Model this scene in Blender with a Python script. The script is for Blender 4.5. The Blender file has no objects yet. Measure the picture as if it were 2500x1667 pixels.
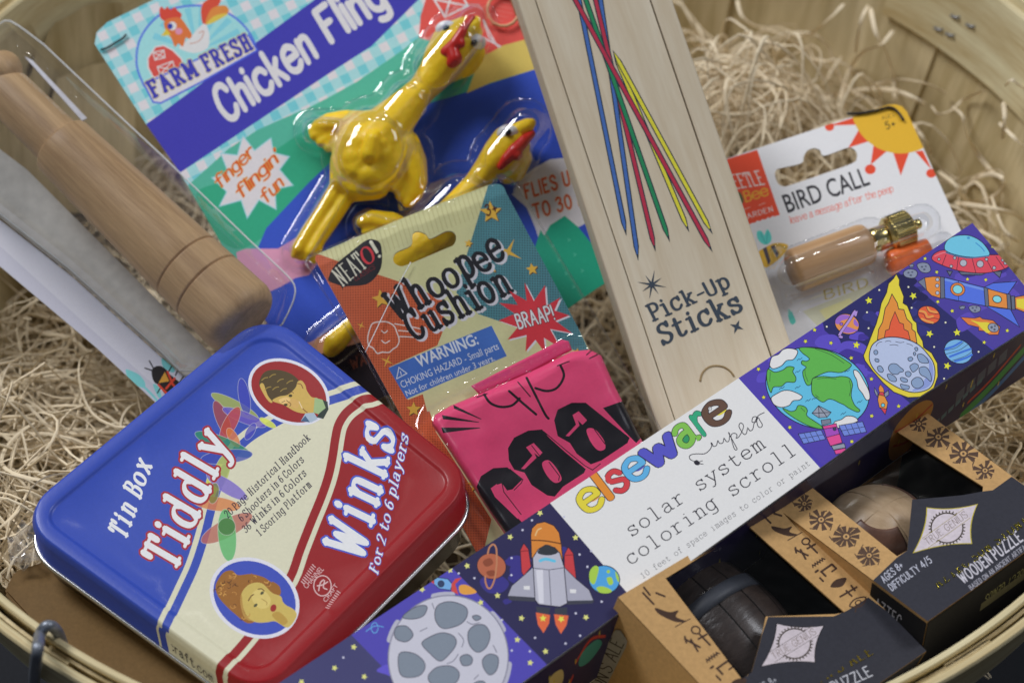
import bpy, bmesh, math, random
from mathutils import Vector, Matrix, noise
from mathutils.geometry import delaunay_2d_cdt, tessellate_polygon
R = random.Random(7)
S = bpy.context.scene
COL = S.collection

# ------------------------------------------------------------------ camera
FOC, SW = 55.0, 22.3
ELEV = math.radians(46.0)
DIST = 0.85
CAM = Vector((0, -DIST * math.cos(ELEV), DIST * math.sin(ELEV)))
FW = Vector((0, math.cos(ELEV), -math.sin(ELEV)))
UP = Vector((0, math.sin(ELEV), math.cos(ELEV)))
RT = Vector((1, 0, 0))
PXS = SW / FOC / 2500.0          # tangent of one photo pixel
cd = bpy.data.cameras.new("camera"); cam = bpy.data.objects.new("camera", cd); COL.objects.link(cam)
cd.sensor_width = SW; cd.lens = FOC; cd.clip_end = 50; cd.clip_start = 0.02
cam.location = CAM; cam.rotation_euler = (math.pi / 2 - ELEV, 0, 0)
cd.dof.use_dof = True; cd.dof.focus_distance = 0.835; cd.dof.aperture_fstop = 6.3
S.camera = cam
S.render.resolution_x = 1024; S.render.resolution_y = 682

# ------------------------------------------------------------------ light: an indoor hall with ceiling lamps
W = bpy.data.worlds.new("World"); S.world = W; W.use_nodes = True
bg = W.node_tree.nodes["Background"]; bg.inputs[0].default_value = (0.80, 0.88, 1.0, 1); bg.inputs[1].default_value = 0.12
S.view_settings.view_transform = 'Standard'; S.view_settings.look = 'None'
S.view_settings.exposure = -0.40; S.view_settings.gamma = 1.0

def area(name, loc, target, size, power, color=(1, 1, 1), sy=None):
    l = bpy.data.lights.new(name, 'AREA'); l.energy = power; l.color = color; l.size = size
    if sy: l.shape = 'RECTANGLE'; l.size_y = sy
    o = bpy.data.objects.new(name, l); COL.objects.link(o); o.location = loc
    o.rotation_euler = (Vector(target) - Vector(loc)).to_track_quat('-Z', 'Y').to_euler()
    return o
area("ceiling_panel_lamp", (-1.9, 1.1, 2.7), (0, 0, 0), 1.1, 112, (0.98, 0.98, 1.0))
area("ceiling_panel_lamp", (1.9, 0.6, 3.0), (0, 0, 0), 1.0, 46, (0.96, 0.97, 1.0))
for (x, y, p) in ((-0.75, 2.5, 3.5), (-0.1, 3.0, 2.5), (0.55, 2.6, 2.5), (-1.6, 1.9, 4), (-0.25, 1.7, 2.5)):
    area("ceiling_spot_lamp", (x, y, 2.9), (0, 0, 0), 0.08, p, (1, 0.97, 0.92))

# ------------------------------------------------------------------ colour and materials
def lin(c):
    c = c / 255.0
    return c / 12.92 if c <= 0.04045 else ((c + 0.055) / 1.055) ** 2.4
KALB = 1.33
def C(h, k=1.0):
    v = [min(0.86, lin(int(h[i:i + 2], 16)) * KALB * k) for i in (0, 2, 4)]
    return (v[0], v[1], v[2], 1.0)

MATS = {}
def mat(name):
    m = bpy.data.materials.new(name); m.use_nodes = True
    nt = m.node_tree; MATS[name] = m
    return m, nt, nt.nodes, nt.links, nt.nodes["Principled BSDF"]
def N(nt, t, **kw):
    n = nt.nodes.new(t)
    for k, v in kw.items():
        if k in n.inputs.keys(): n.inputs[k].default_value = v
        else: setattr(n, k, v)
    return n
def coords(nt, scale=(1, 1, 1), rot=(0, 0, 0)):
    tc = N(nt, 'ShaderNodeTexCoord'); mp = N(nt, 'ShaderNodeMapping')
    mp.inputs['Scale'].default_value = scale; mp.inputs['Rotation'].default_value = rot
    nt.links.new(tc.outputs['Object'], mp.inputs[0]); return mp.outputs[0]
def bump(nt, p, h, dist, strength=1.0):
    b = N(nt, 'ShaderNodeBump'); b.inputs['Distance'].default_value = dist; b.inputs['Strength'].default_value = strength
    nt.links.new(h, b.inputs['Height']); nt.links.new(b.outputs[0], p.inputs['Normal']); return b

def print_mat(name, rough=0.45, grain=0.0, coat=0.0, fibre=0.06, spec=0.5, bmp=0.00006, scl=400, dots=False, wav=0.0):
    """printed surface: flat ink colours from the 'ink' face attribute, paper fibre and fine relief"""
    m, nt, ns, ln, p = mat(name)
    a = N(nt, 'ShaderNodeAttribute', attribute_name='ink')
    v = coords(nt)
    n1 = N(nt, 'ShaderNodeTexNoise', Scale=scl, Detail=4.0, Roughness=0.7); ln.new(v, n1.inputs['Vector'])
    mr = N(nt, 'ShaderNodeMapRange'); mr.inputs['From Min'].default_value = 0.25; mr.inputs['From Max'].default_value = 0.75
    mr.inputs['To Min'].default_value = 1 - fibre; mr.inputs['To Max'].default_value = 1 + fibre
    ln.new(n1.outputs['Fac'], mr.inputs['Value'])
    mx = N(nt, 'ShaderNodeVectorMath', operation='SCALE'); ln.new(a.outputs['Color'], mx.inputs[0]); ln.new(mr.outputs[0], mx.inputs['Scale'])
    out = mx.outputs[0]
    n0 = N(nt, 'ShaderNodeTexNoise', Scale=28.0, Detail=3.0); ln.new(v, n0.inputs['Vector'])
    if dots:
        at = N(nt, 'ShaderNodeAttribute', attribute_name='uvp')
        vr = N(nt, 'ShaderNodeTexVoronoi', Scale=1.0, Randomness=0.0); ln.new(at.outputs['Vector'], vr.inputs['Vector'])
        lt = N(nt, 'ShaderNodeMath', operation='LESS_THAN'); lt.inputs[1].default_value = 0.33; ln.new(vr.outputs['Distance'], lt.inputs[0])
        iv = N(nt, 'ShaderNodeMath', operation='SUBTRACT'); iv.inputs[0].default_value = 1.0; ln.new(a.outputs['Alpha'], iv.inputs[1])
        ml = N(nt, 'ShaderNodeMath', operation='MULTIPLY'); ln.new(lt.outputs[0], ml.inputs[0]); ln.new(iv.outputs[0], ml.inputs[1])
        m2 = N(nt, 'ShaderNodeMix', data_type='RGBA', blend_type='MULTIPLY'); m2.inputs['B'].default_value = (0.62, 0.5, 0.52, 1)
        ln.new(ml.outputs[0], m2.inputs['Factor']); ln.new(out, m2.inputs['A']); out = m2.outputs['Result']
    ln.new(out, p.inputs['Base Color'])
    mr2 = N(nt, 'ShaderNodeMapRange'); mr2.inputs['To Min'].default_value = rough * 0.8; mr2.inputs['To Max'].default_value = rough * 1.25
    ln.new(n0.outputs['Fac'], mr2.inputs['Value']); ln.new(mr2.outputs[0], p.inputs['Roughness'])
    p.inputs['Specular IOR Level'].default_value = spec * .6; p.inputs['Coat Weight'].default_value = coat * .6; p.inputs['Coat Roughness'].default_value = 0.12
    b = bump(nt, p, n1.outputs['Fac'], bmp)
    if wav:
        b2 = N(nt, 'ShaderNodeBump'); b2.inputs['Distance'].default_value = wav; ln.new(n0.outputs['Fac'], b2.inputs['Height'])
        ln.new(b2.outputs[0], b.inputs['Normal'])
    return m
def plain(name, col, rough=0.5, metal=0.0, spec=0.5, scl=300, var=0.08, bmp=0.00005, coat=0.0, sss=0.0):
    m, nt, ns, ln, p = mat(name)
    v = coords(nt); n1 = N(nt, 'ShaderNodeTexNoise', Scale=scl, Detail=3.0); ln.new(v, n1.inputs['Vector'])
    cr = N(nt, 'ShaderNodeValToRGB'); c = col
    cr.color_ramp.elements[0].position = .3; cr.color_ramp.elements[1].position = .7
    cr.color_ramp.elements[0].color = (c[0] * (1 - var), c[1] * (1 - var), c[2] * (1 - var), 1)
    cr.color_ramp.elements[1].color = (c[0] * (1 + var), c[1] * (1 + var), c[2] * (1 + var), 1)
    ln.new(n1.outputs['Fac'], cr.inputs[0]); ln.new(cr.outputs[0], p.inputs['Base Color'])
    p.inputs['Roughness'].default_value = rough; p.inputs['Metallic'].default_value = metal
    p.inputs['Specular IOR Level'].default_value = spec; p.inputs['Coat Weight'].default_value = coat
    if sss:
        p.inputs['Subsurface Weight'].default_value = sss; p.inputs['Subsurface Radius'].default_value = (0.004, 0.002, 0.0005); p.inputs['Subsurface Scale'].default_value = 1.0
    if bmp: bump(nt, p, n1.outputs['Fac'], bmp)
    return m
def wood(name, light, dark, direction, ring=60, stretch=18, rough=0.5, pore=True, coat=0.0, contrast=1.0, bmp=0.00008, blotch=0.0, attr=False):
    """wood with the grain along a world direction; pores and growth lines stretched along it"""
    m, nt, ns, ln, p = mat(name)
    d = Vector(direction).normalized(); q = Vector((1, 0, 0)).rotation_difference(d).inverted().to_euler()
    tc = N(nt, 'ShaderNodeTexCoord'); mp0 = N(nt, 'ShaderNodeMapping'); mp0.vector_type = 'POINT'; mp0.inputs['Rotation'].default_value = q
    if attr:
        at = N(nt, 'ShaderNodeAttribute', attribute_name='grain'); ln.new(at.outputs['Vector'], mp0.inputs[0]); mp0.inputs['Rotation'].default_value = (0, 0, 0)
    else: ln.new(tc.outputs['Object'], mp0.inputs[0])
    mp = N(nt, 'ShaderNodeMapping'); mp.inputs['Scale'].default_value = (1.0, stretch, stretch); ln.new(mp0.outputs[0], mp.inputs[0])
    n1 = N(nt, 'ShaderNodeTexNoise', Scale=ring / 10, Detail=5.0, Roughness=0.6, Distortion=0.4); ln.new(mp.outputs[0], n1.inputs['Vector'])
    n2 = N(nt, 'ShaderNodeTexNoise', Scale=ring * 0.9, Detail=3.0, Roughness=0.7); ln.new(mp.outputs[0], n2.inputs['Vector'])
    ad = N(nt, 'ShaderNodeMath', operation='MULTIPLY_ADD'); ad.inputs[1].default_value = 0.45; ln.new(n2.outputs['Fac'], ad.inputs[0]); ln.new(n1.outputs['Fac'], ad.inputs[2])
    cr = N(nt, 'ShaderNodeValToRGB'); e = cr.color_ramp.elements
    e[0].position = 0.72 - 0.24 * contrast; e[1].position = 0.72 + 0.24 * contrast; e[0].color = dark; e[1].color = light
    ln.new(ad.outputs[0], cr.inputs[0]); col = cr.outputs[0]
    if blotch:
        n3 = N(nt, 'ShaderNodeTexNoise', Scale=22.0, Detail=4.0); ln.new(mp0.outputs[0], n3.inputs['Vector'])
        mr = N(nt, 'ShaderNodeMapRange'); mr.inputs['To Min'].default_value = 1 - blotch; mr.inputs['To Max'].default_value = 1 + blotch * .6; ln.new(n3.outputs['Fac'], mr.inputs['Value'])
        sc = N(nt, 'ShaderNodeVectorMath', operation='SCALE'); ln.new(col, sc.inputs[0]); ln.new(mr.outputs[0], sc.inputs['Scale']); col = sc.outputs[0]
    ln.new(col, p.inputs['Base Color'])
    p.inputs['Roughness'].default_value = rough; p.inputs['Coat Weight'].default_value = coat; p.inputs['Coat Roughness'].default_value = 0.2
    bump(nt, p, ad.outputs[0], bmp); return m
def clear(name, tint=(0.97, 0.98, 1.0), rough=0.04, ripple=0.0004, scl=35, base=0.06, gain=0.75, haze=0.0):
    """thin clear plastic film: lets light through, reflects by angle"""
    m, nt, ns, ln, p = mat(name); ns.remove(p)
    o = ns["Material Output"]; tr = N(nt, 'ShaderNodeBsdfTransparent'); tr.inputs[0].default_value = (*tint, 1)
    gl = N(nt, 'ShaderNodeBsdfGlossy', Roughness=rough); lw = N(nt, 'ShaderNodeLayerWeight', Blend=0.35)
    v = coords(nt); n1 = N(nt, 'ShaderNodeTexNoise', Scale=scl, Detail=3.0); ln.new(v, n1.inputs['Vector'])
    b = N(nt, 'ShaderNodeBump'); b.inputs['Distance'].default_value = ripple; ln.new(n1.outputs['Fac'], b.inputs['Height'])
    ln.new(b.outputs[0], gl.inputs['Normal']); ln.new(b.outputs[0], lw.inputs['Normal'])
    mr = N(nt, 'ShaderNodeMapRange'); mr.inputs['To Min'].default_value = base; mr.inputs['To Max'].default_value = gain; ln.new(lw.outputs['Fresnel'], mr.inputs['Value'])
    mx = N(nt, 'ShaderNodeMixShader'); ln.new(mr.outputs[0], mx.inputs[0]); ln.new(tr.outputs[0], mx.inputs[1]); ln.new(gl.outputs[0], mx.inputs[2])
    fin = mx.outputs[0]
    if haze:
        df = N(nt, 'ShaderNodeBsdfDiffuse'); df.inputs[0].default_value = (.75, .76, .8, 1); m2 = N(nt, 'ShaderNodeMixShader'); m2.inputs[0].default_value = haze
        ln.new(fin, m2.inputs[1]); ln.new(df.outputs[0], m2.inputs[2]); fin = m2.outputs[0]
    ln.new(fin, o.inputs['Surface']); return m

# ------------------------------------------------------------------ places: photo pixel -> point on a plane that stands in the basket
def ray(x, y): return FW + RT * ((x - 1250) * PXS) + UP * ((833.5 - y) * PXS)
def at_z(x, y, z):
    r = ray(x, y); return CAM + r * ((z - CAM.z) / r.z)
class Plane:
    """plane through pixel (x,y) at world height h; gx, gy = how fast it recedes to the right / upwards"""
    def __init__(s, x, y, h, gx, gy):
        s.o = at_z(x, y, h); s.n = (RT * gx + UP * gy - FW).normalized()
    def pt(s, x, y, off=0.0):
        r = ray(x, y); t = (s.o - CAM).dot(s.n) / r.dot(s.n); return CAM + r * t + s.n * off
    def lift(s, x, y, h=0.0):      # the point at height h over the plane that is seen at (x, y)
        r = ray(x, y); t = (s.o + s.n * h - CAM).dot(s.n) / r.dot(s.n); return CAM + r * t
    __call__ = pt

# ------------------------------------------------------------------ objects
def thing(name, label, cat, loc=(0, 0, 0), group=None):
    o = bpy.data.objects.new(name, None); COL.objects.link(o); o.location = loc; o.empty_display_size = 0.02
    o['label'] = label; o['category'] = cat
    if group: o['group'] = group
    return o
def root_of(o):
    v = Vector((0, 0, 0))
    while o is not None: v = v + o.location; o = o.parent
    return v
def mesh_obj(name, verts, faces, m, parent=None, smooth=False, cols=None, label=None, kind=None, uvp=None):
    base = root_of(parent) if parent else Vector((0, 0, 0))
    me = bpy.data.meshes.new(name); me.from_pydata([tuple(Vector(v) - base) for v in verts], [], faces)
    if cols is not None:
        a = me.attributes.new('ink', 'FLOAT_COLOR', 'FACE'); a.data.foreach_set('color', [c for col in cols for c in col])
    if uvp is not None:
        a = me.attributes.new('uvp', 'FLOAT_VECTOR', 'POINT'); a.data.foreach_set('vector', [c for v in uvp for c in v])
    if smooth: me.polygons.foreach_set('use_smooth', [True] * len(me.polygons))
    me.materials.append(m); me.update(); me.validate()
    o = bpy.data.objects.new(name, me); COL.objects.link(o)
    if parent: o.parent = parent
    if label: o['label'] = label
    if kind: o['kind'] = kind
    return o
def bm_obj(name, bm, m, parent=None, smooth=False, **kw):
    bmesh.ops.recalc_face_normals(bm, faces=bm.faces)
    vs = [v.co.copy() for v in bm.verts]; bm.verts.index_update()
    fs = [[v.index for v in f.verts] for f in bm.faces]; bm.free()
    return mesh_obj(name, vs, fs, m, parent, smooth, **kw)
def prism(name, pts, surf, t0, t1, m, parent, bevel=0.0, smooth=False, segs=2):
    """a plate: outline in photo pixels on a plane, from offset t0 to t1 along its normal"""
    bm = bmesh.new()
    a = [bm.verts.new(surf(x, y, t1)) for x, y in pts]; b = [bm.verts.new(surf(x, y, t0)) for x, y in pts]
    bm.faces.new(a); bm.faces.new(b[::-1]); n = len(pts)
    for i in range(n): bm.faces.new((a[i], b[i], b[(i + 1) % n], a[(i + 1) % n]))
    if bevel: bmesh.ops.bevel(bm, geom=bm.edges[:], offset=bevel, segments=segs, affect='EDGES', profile=0.5)
    return bm_obj(name, bm, m, parent, smooth)
def tube(path, rad, sides=8, close=False, cap=True):
    """verts, faces of a tube along world points; rad a number or a list"""
    P = [Vector(p) for p in path]; n = len(P); V = []; F = []
    up = Vector((0.13, 0.21, 0.97)); prev = None
    for i in range(n):
        t = (P[(i + 1) % n] - P[i - 1]) if close else (P[min(i + 1, n - 1)] - P[max(i - 1, 0)])
        t.normalize(); u = (prev - t * prev.dot(t)) if prev else up.cross(t)
        if u.length < 1e-6: u = Vector((1, 0, 0)).cross(t)
        u.normalize(); prev = u; w = t.cross(u); r = rad[i] if hasattr(rad, '__len__') else rad
        for k in range(sides):
            a = 2 * math.pi * k / sides; V.append(P[i] + (u * math.cos(a) + w * math.sin(a)) * r)
    for i in range(n if close else n - 1):
        for k in range(sides):
            a = i * sides + k; b = i * sides + (k + 1) % sides; c = ((i + 1) % n) * sides + (k + 1) % sides; d = ((i + 1) % n) * sides + k
            F.append((a, b, c, d))
    if cap and not close:
        F.append(tuple(range(sides))[::-1]); F.append(tuple(range((n - 1) * sides, n * sides)))
    return V, F
def tube_obj(name, path, rad, m, parent=None, sides=8, close=False, **kw):
    V, F = tube(path, rad, sides, close); return mesh_obj(name, V, F, m, parent, True, **kw)
def catmull(pts, n=6, closed=False):
    out = []; L = len(pts); rng = range(L if closed else L - 1)
    g = (lambda i: pts[i % L]) if closed else (lambda i: pts[max(0, min(L - 1, i))])
    for i in rng:
        a, b, c, d = g(i - 1), g(i), g(i + 1), g(i + 2)
        for k in range(n):
            t = k / n
            out.append(tuple(0.5 * (2 * b[j] + (c[j] - a[j]) * t + (2 * a[j] - 5 * b[j] + 4 * c[j] - d[j]) * t * t + (3 * b[j] - a[j] - 3 * c[j] + d[j]) * t ** 3) for j in range(len(b))))
    if not closed: out.append(tuple(pts[-1]))
    return out
def lathe(name, p0, p1, prof, m, parent, segs=40, smooth=True, side=None):
    """turned body: axis p0->p1 (world), prof = [(fraction, radius)]"""
    ax = p1 - p0; d = ax.normalized(); u = Vector((0, 0, 1)).cross(d).normalized(); w = d.cross(u); V = []; F = []
    for f, r in prof:
        c = p0 + ax * f
        for k in range(segs):
            a = 2 * math.pi * k / segs; rr = r * (side(k, f) if side else 1)
            V.append(c + (u * math.cos(a) + w * math.sin(a)) * rr)
    for i in range(len(prof) - 1):
        for k in range(segs): F.append((i * segs + k, i * segs + (k + 1) % segs, (i + 1) * segs + (k + 1) % segs, (i + 1) * segs + k))
    F.append(tuple(range(segs))[::-1]); F.append(tuple(range((len(prof) - 1) * segs, len(prof) * segs)))
    return mesh_obj(name, V, F, m, parent, smooth)
# ------------------------------------------------------------------ flat print: every ink shape is a face of one flat triangulated sheet
FONT = {  # stroke letters: x-height 50, capitals 72; '!' marks a serif, '~' a smooth stroke
'a': "~9,41 16,48 26,50 36,46 38,36;38,36 38,10;~38,29 22,29 9,22 7,11 14,1 24,0 33,5 38,14;~38,12 40,2 48,1",
'b': "12,0 12,75;!2,75 12,75;~12,37 20,48 30,50 42,42 46,25 42,8 30,0 20,2 12,13",
'c': "~42,38 34,49 22,50 10,43 5,25 10,7 22,0 34,2 44,12;!42,50 42,37",
'd': "38,0 38,75;!28,75 38,75;!38,0 48,0;~38,37 30,48 20,50 8,42 4,25 8,8 20,0 30,2 38,13",
'e': "6,27 44,27;~44,27 42,41 30,50 20,50 8,42 5,25 9,8 21,0 34,1 44,10",
'f': "~42,70 35,76 25,73 21,62;21,62 21,0;6,50 36,50;!8,0 34,0",
'g': "38,50 38,-6;~38,-6 35,-19 22,-23 8,-19;!38,50 48,50;~38,37 30,48 20,50 8,42 4,25 8,8 20,0 30,2 38,13",
'h': "12,0 12,75;!2,75 12,75;~12,36 20,47 30,50 38,45 40,34;40,34 40,0;!3,0 21,0;!31,0 49,0",
'i': "24,50 24,0;!11,50 24,50;!11,0 37,0;24,67 24,68",
'j': "28,50 28,-8;~28,-8 24,-20 10,-22;!14,50 28,50;28,67 28,68",
'k': "12,0 12,75;!2,75 12,75;!3,0 20,0;14,21 38,49;!30,50 46,50;22,29 40,1;!32,0 50,0",
'l': "24,0 24,75;!11,75 24,75;!11,0 37,0",
'm': "8,0 8,50;!1,50 8,50;~8,37 14,47 20,50 26,44 27,35;27,35 27,0;~27,37 33,47 39,50 45,44 46,35;46,35 46,0;!2,0 14,0;!22,0 32,0;!41,0 53,0",
'n': "12,0 12,50;!2,50 12,50;~12,36 20,47 30,50 38,45 40,34;40,34 40,0;!3,0 21,0;!31,0 49,0",
'o': "~25,50 11,44 4,25 11,6 25,0 39,6 46,25 39,44 25,50",
'p': "12,-22 12,50;!2,50 12,50;!3,-22 24,-22;~12,37 20,48 30,50 42,42 46,25 42,8 30,0 20,2 12,13",
'r': "16,0 16,50;!5,50 16,50;!5,0 30,0;~16,34 25,46 36,50 43,46",
's': "~40,39 32,49 20,50 10,44 11,33 24,27 38,21 41,11 32,1 19,0 8,9;!40,50 40,38;!8,0 8,11",
't': "~19,68 19,30 20,8 28,0 38,3 43,8;6,50 38,50",
'u': "10,50 10,16;~10,16 14,3 22,0 32,5 38,14;38,0 38,50;!1,50 10,50;!29,50 38,50;!38,0 48,0",
'v': "6,50 25,1;44,50 25,1;!0,50 14,50;!36,50 50,50",
'w': "4,50 14,1;14,1 25,40;25,40 36,1;36,1 46,50;!0,50 12,50;!38,50 50,50",
'x': "8,50 42,0;42,50 8,0;!2,50 17,50;!33,50 48,50;!2,0 17,0;!33,0 48,0",
'y': "6,50 25,3;44,50 25,3;~25,3 18,-14 10,-22 2,-20;!0,50 14,50;!36,50 50,50",
'A': "6,0 26,72;26,72 46,0;14,26 38,26;!0,0 14,0;!38,0 52,0",
'B': "12,0 12,72;~12,72 30,72 40,64 40,50 30,40 12,39;~12,39 34,38 44,30 44,12 34,0 12,0;!3,72 12,72;!3,0 12,0",
'C': "~45,56 38,69 26,73 12,64 5,36 12,8 26,-1 40,4 47,17;!45,72 45,56",
'D': "12,0 12,72;~12,72 30,70 44,54 44,18 30,2 12,0;!3,72 12,72;!3,0 12,0",
'E': "12,0 12,72;12,72 42,72;12,38 34,38;12,0 44,0;!3,72 12,72;!3,0 12,0",
'F': "12,0 12,72;12,72 44,72;12,38 34,38;!3,72 12,72;!3,0 24,0;!44,72 44,60",
'G': "~45,58 36,71 24,72 10,60 5,36 11,10 25,-1 38,4 44,14;44,14 44,32;44,32 28,32",
'H': "12,0 12,72;42,0 42,72;12,38 42,38;!3,0 21,0;!33,0 51,0;!3,72 21,72;!33,72 51,72",
'I': "24,0 24,72;!12,72 36,72;!12,0 36,0",
'L': "12,72 12,0;12,0 42,0",
'M': "8,0 8,72;8,72 28,18;28,18 48,72;48,72 48,0;!0,72 8,72;!48,72 56,72;!0,0 16,0;!40,0 56,0", 'K': "12,0 12,72;44,72 14,32;24,44 46,0;!3,72 20,72;!3,0 20,0",
'N': "10,0 10,72;10,72 42,0;42,0 42,72;!2,72 10,72;!36,72 50,72;!2,0 18,0",
'O': "~27,73 12,64 5,36 12,8 27,-1 42,8 49,36 42,64 27,73",
'P': "12,0 12,72;~12,72 32,72 44,62 44,46 34,36 12,34;!3,72 12,72;!3,0 24,0",
'R': "12,0 12,72;~12,72 32,72 42,63 42,48 32,38 12,37;26,37 46,0;!3,72 12,72;!3,0 20,0;!40,0 52,0",
'S': "~42,58 34,70 22,73 10,66 9,50 24,38 40,28 44,14 34,0 20,-1 7,12;!42,72 42,58;!7,0 7,12",
'T': "26,72 26,0;5,72 47,72;!5,72 5,58;!47,72 47,58;!15,0 37,0",
'U': "8,72 8,24;~8,24 12,5 26,-1 40,5 44,24;44,24 44,72",
'V': "4,72 25,0;25,0 46,72",
'W': "4,72 18,2;18,2 30,56;30,56 42,2;42,2 56,72;!-2,72 12,72;!48,72 62,72",
'Y': "4,72 25,36;46,72 25,36;25,36 25,0",
'Z': "6,72 44,72;44,72 6,0;6,0 46,0",
'0': "~25,72 11,62 5,36 11,10 25,0 39,10 45,36 39,62 25,72", '1': "10,60 25,72;25,72 25,0;!10,0 40,0",
'2': "~8,56 14,69 26,72 40,64 40,48 26,26 6,1;6,1 44,1", '3': "~8,62 20,72 36,68 38,54 22,40;~22,40 40,34 42,16 30,1 16,0 6,10",
'4': "34,0 34,72;34,72 4,22;4,22 46,22", '5': "40,72 14,72;14,72 11,42;~11,42 26,46 40,36 40,14 26,0 8,6",
'6': "~40,66 28,72 14,58 8,30 12,8 26,0 40,10 42,28 32,42 18,40 9,26",
'8': "~25,72 12,66 12,48 25,40 40,28 40,8 25,0 10,8 10,28 25,40 38,48 38,66 25,72",
'-': "8,28 36,28", '+': "8,28 40,28;24,44 24,12", '.': "14,1 14,2", '!': "14,72 14,22;14,1 14,2", "'": "12,75 10,60", ':': "14,2 14,4;14,40 14,42", '/': "6,-6 36,78",
}
_gc = {}
def glyph_tris(ch, bold):
    """triangles of one letter of the built-in sans font"""
    k = (ch, bold)
    if k in _gc: return _gc[k]
    def mk(s):
        cu = bpy.data.curves.new('t', 'FONT'); cu.body = s; cu.size = 1.0; cu.resolution_u = 3; cu.offset = bold
        o = bpy.data.objects.new('t', cu); COL.objects.link(o); bpy.context.view_layer.update()
        me = o.to_mesh(); me.calc_loop_triangles()
        vs = [(v.co.x, v.co.y) for v in me.vertices]; tr = [tuple(t.vertices) for t in me.loop_triangles]
        o.to_mesh_clear(); bpy.data.objects.remove(o); bpy.data.curves.remove(cu); return vs, tr
    if ' ' not in _gc:
        a = mk('HH')[0]; b = mk('H')[0]; _gc[' '] = (max(v[0] for v in a) - max(v[0] for v in b))
    hh = _gc[' ']
    if ch == ' ': r = ([], hh * 0.4)
    else:
        vs, tr = mk(ch); w = max(v[0] for v in mk(ch + 'H')[0]) - max(v[0] for v in mk('H')[0])
        r = ([[vs[i] for i in t] for t in tr], w)
    _gc[k] = r; return r
def ccw(p):
    a = sum(p[i][0] * p[(i + 1) % len(p)][1] - p[(i + 1) % len(p)][0] * p[i][1] for i in range(len(p)))
    return (list(p) if a > 0 else list(p)[::-1]), abs(a) / 2
def ribbon(pts, w, closed=False, wfun=None, cap=True):
    """quads of a stroke with mitred joints"""
    out = []; P = [Vector(p[:2]) for p in pts]; Q = [P[0]]
    for p in P[1:]:
        if (p - Q[-1]).length > 1e-4: Q.append(p)
    P = Q; n = len(P)
    if n == 1: P = [P[0] - Vector((w * .05, 0)), P[0] + Vector((w * .05, 0))]; n = 2
    L = []; Rr = []
    for i in range(n):
        a = P[i] - P[i - 1] if (i > 0 or closed) else P[1] - P[0]
        b = P[(i + 1) % n] - P[i] if (i < n - 1 or closed) else P[-1] - P[-2]
        if a.length < 1e-6: a = b
        if b.length < 1e-6: b = a
        a = a.normalized(); b = b.normalized(); t = a + b
        if t.length < 1e-3: t = a
        t.normalize(); nn = Vector((-t.y, t.x)); ww = (wfun(t) if wfun else w) / 2
        c = max(0.45, nn.dot(Vector((-a.y, a.x)))); L.append(P[i] + nn * ww / c); Rr.append(P[i] - nn * ww / c)
    for i in range(n if closed else n - 1):
        j = (i + 1) % n; out.append([L[i], Rr[i], Rr[j], L[j]])
    if cap and not closed:
        for e, q in ((0, P[1] - P[0]), (n - 1, P[-1] - P[-2])):
            ww = (wfun(q.normalized()) if wfun else w) / 2
            out.append([P[e] + Vector((math.cos(k * math.pi / 4), math.sin(k * math.pi / 4))) * ww for k in range(8)])
    return out
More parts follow.
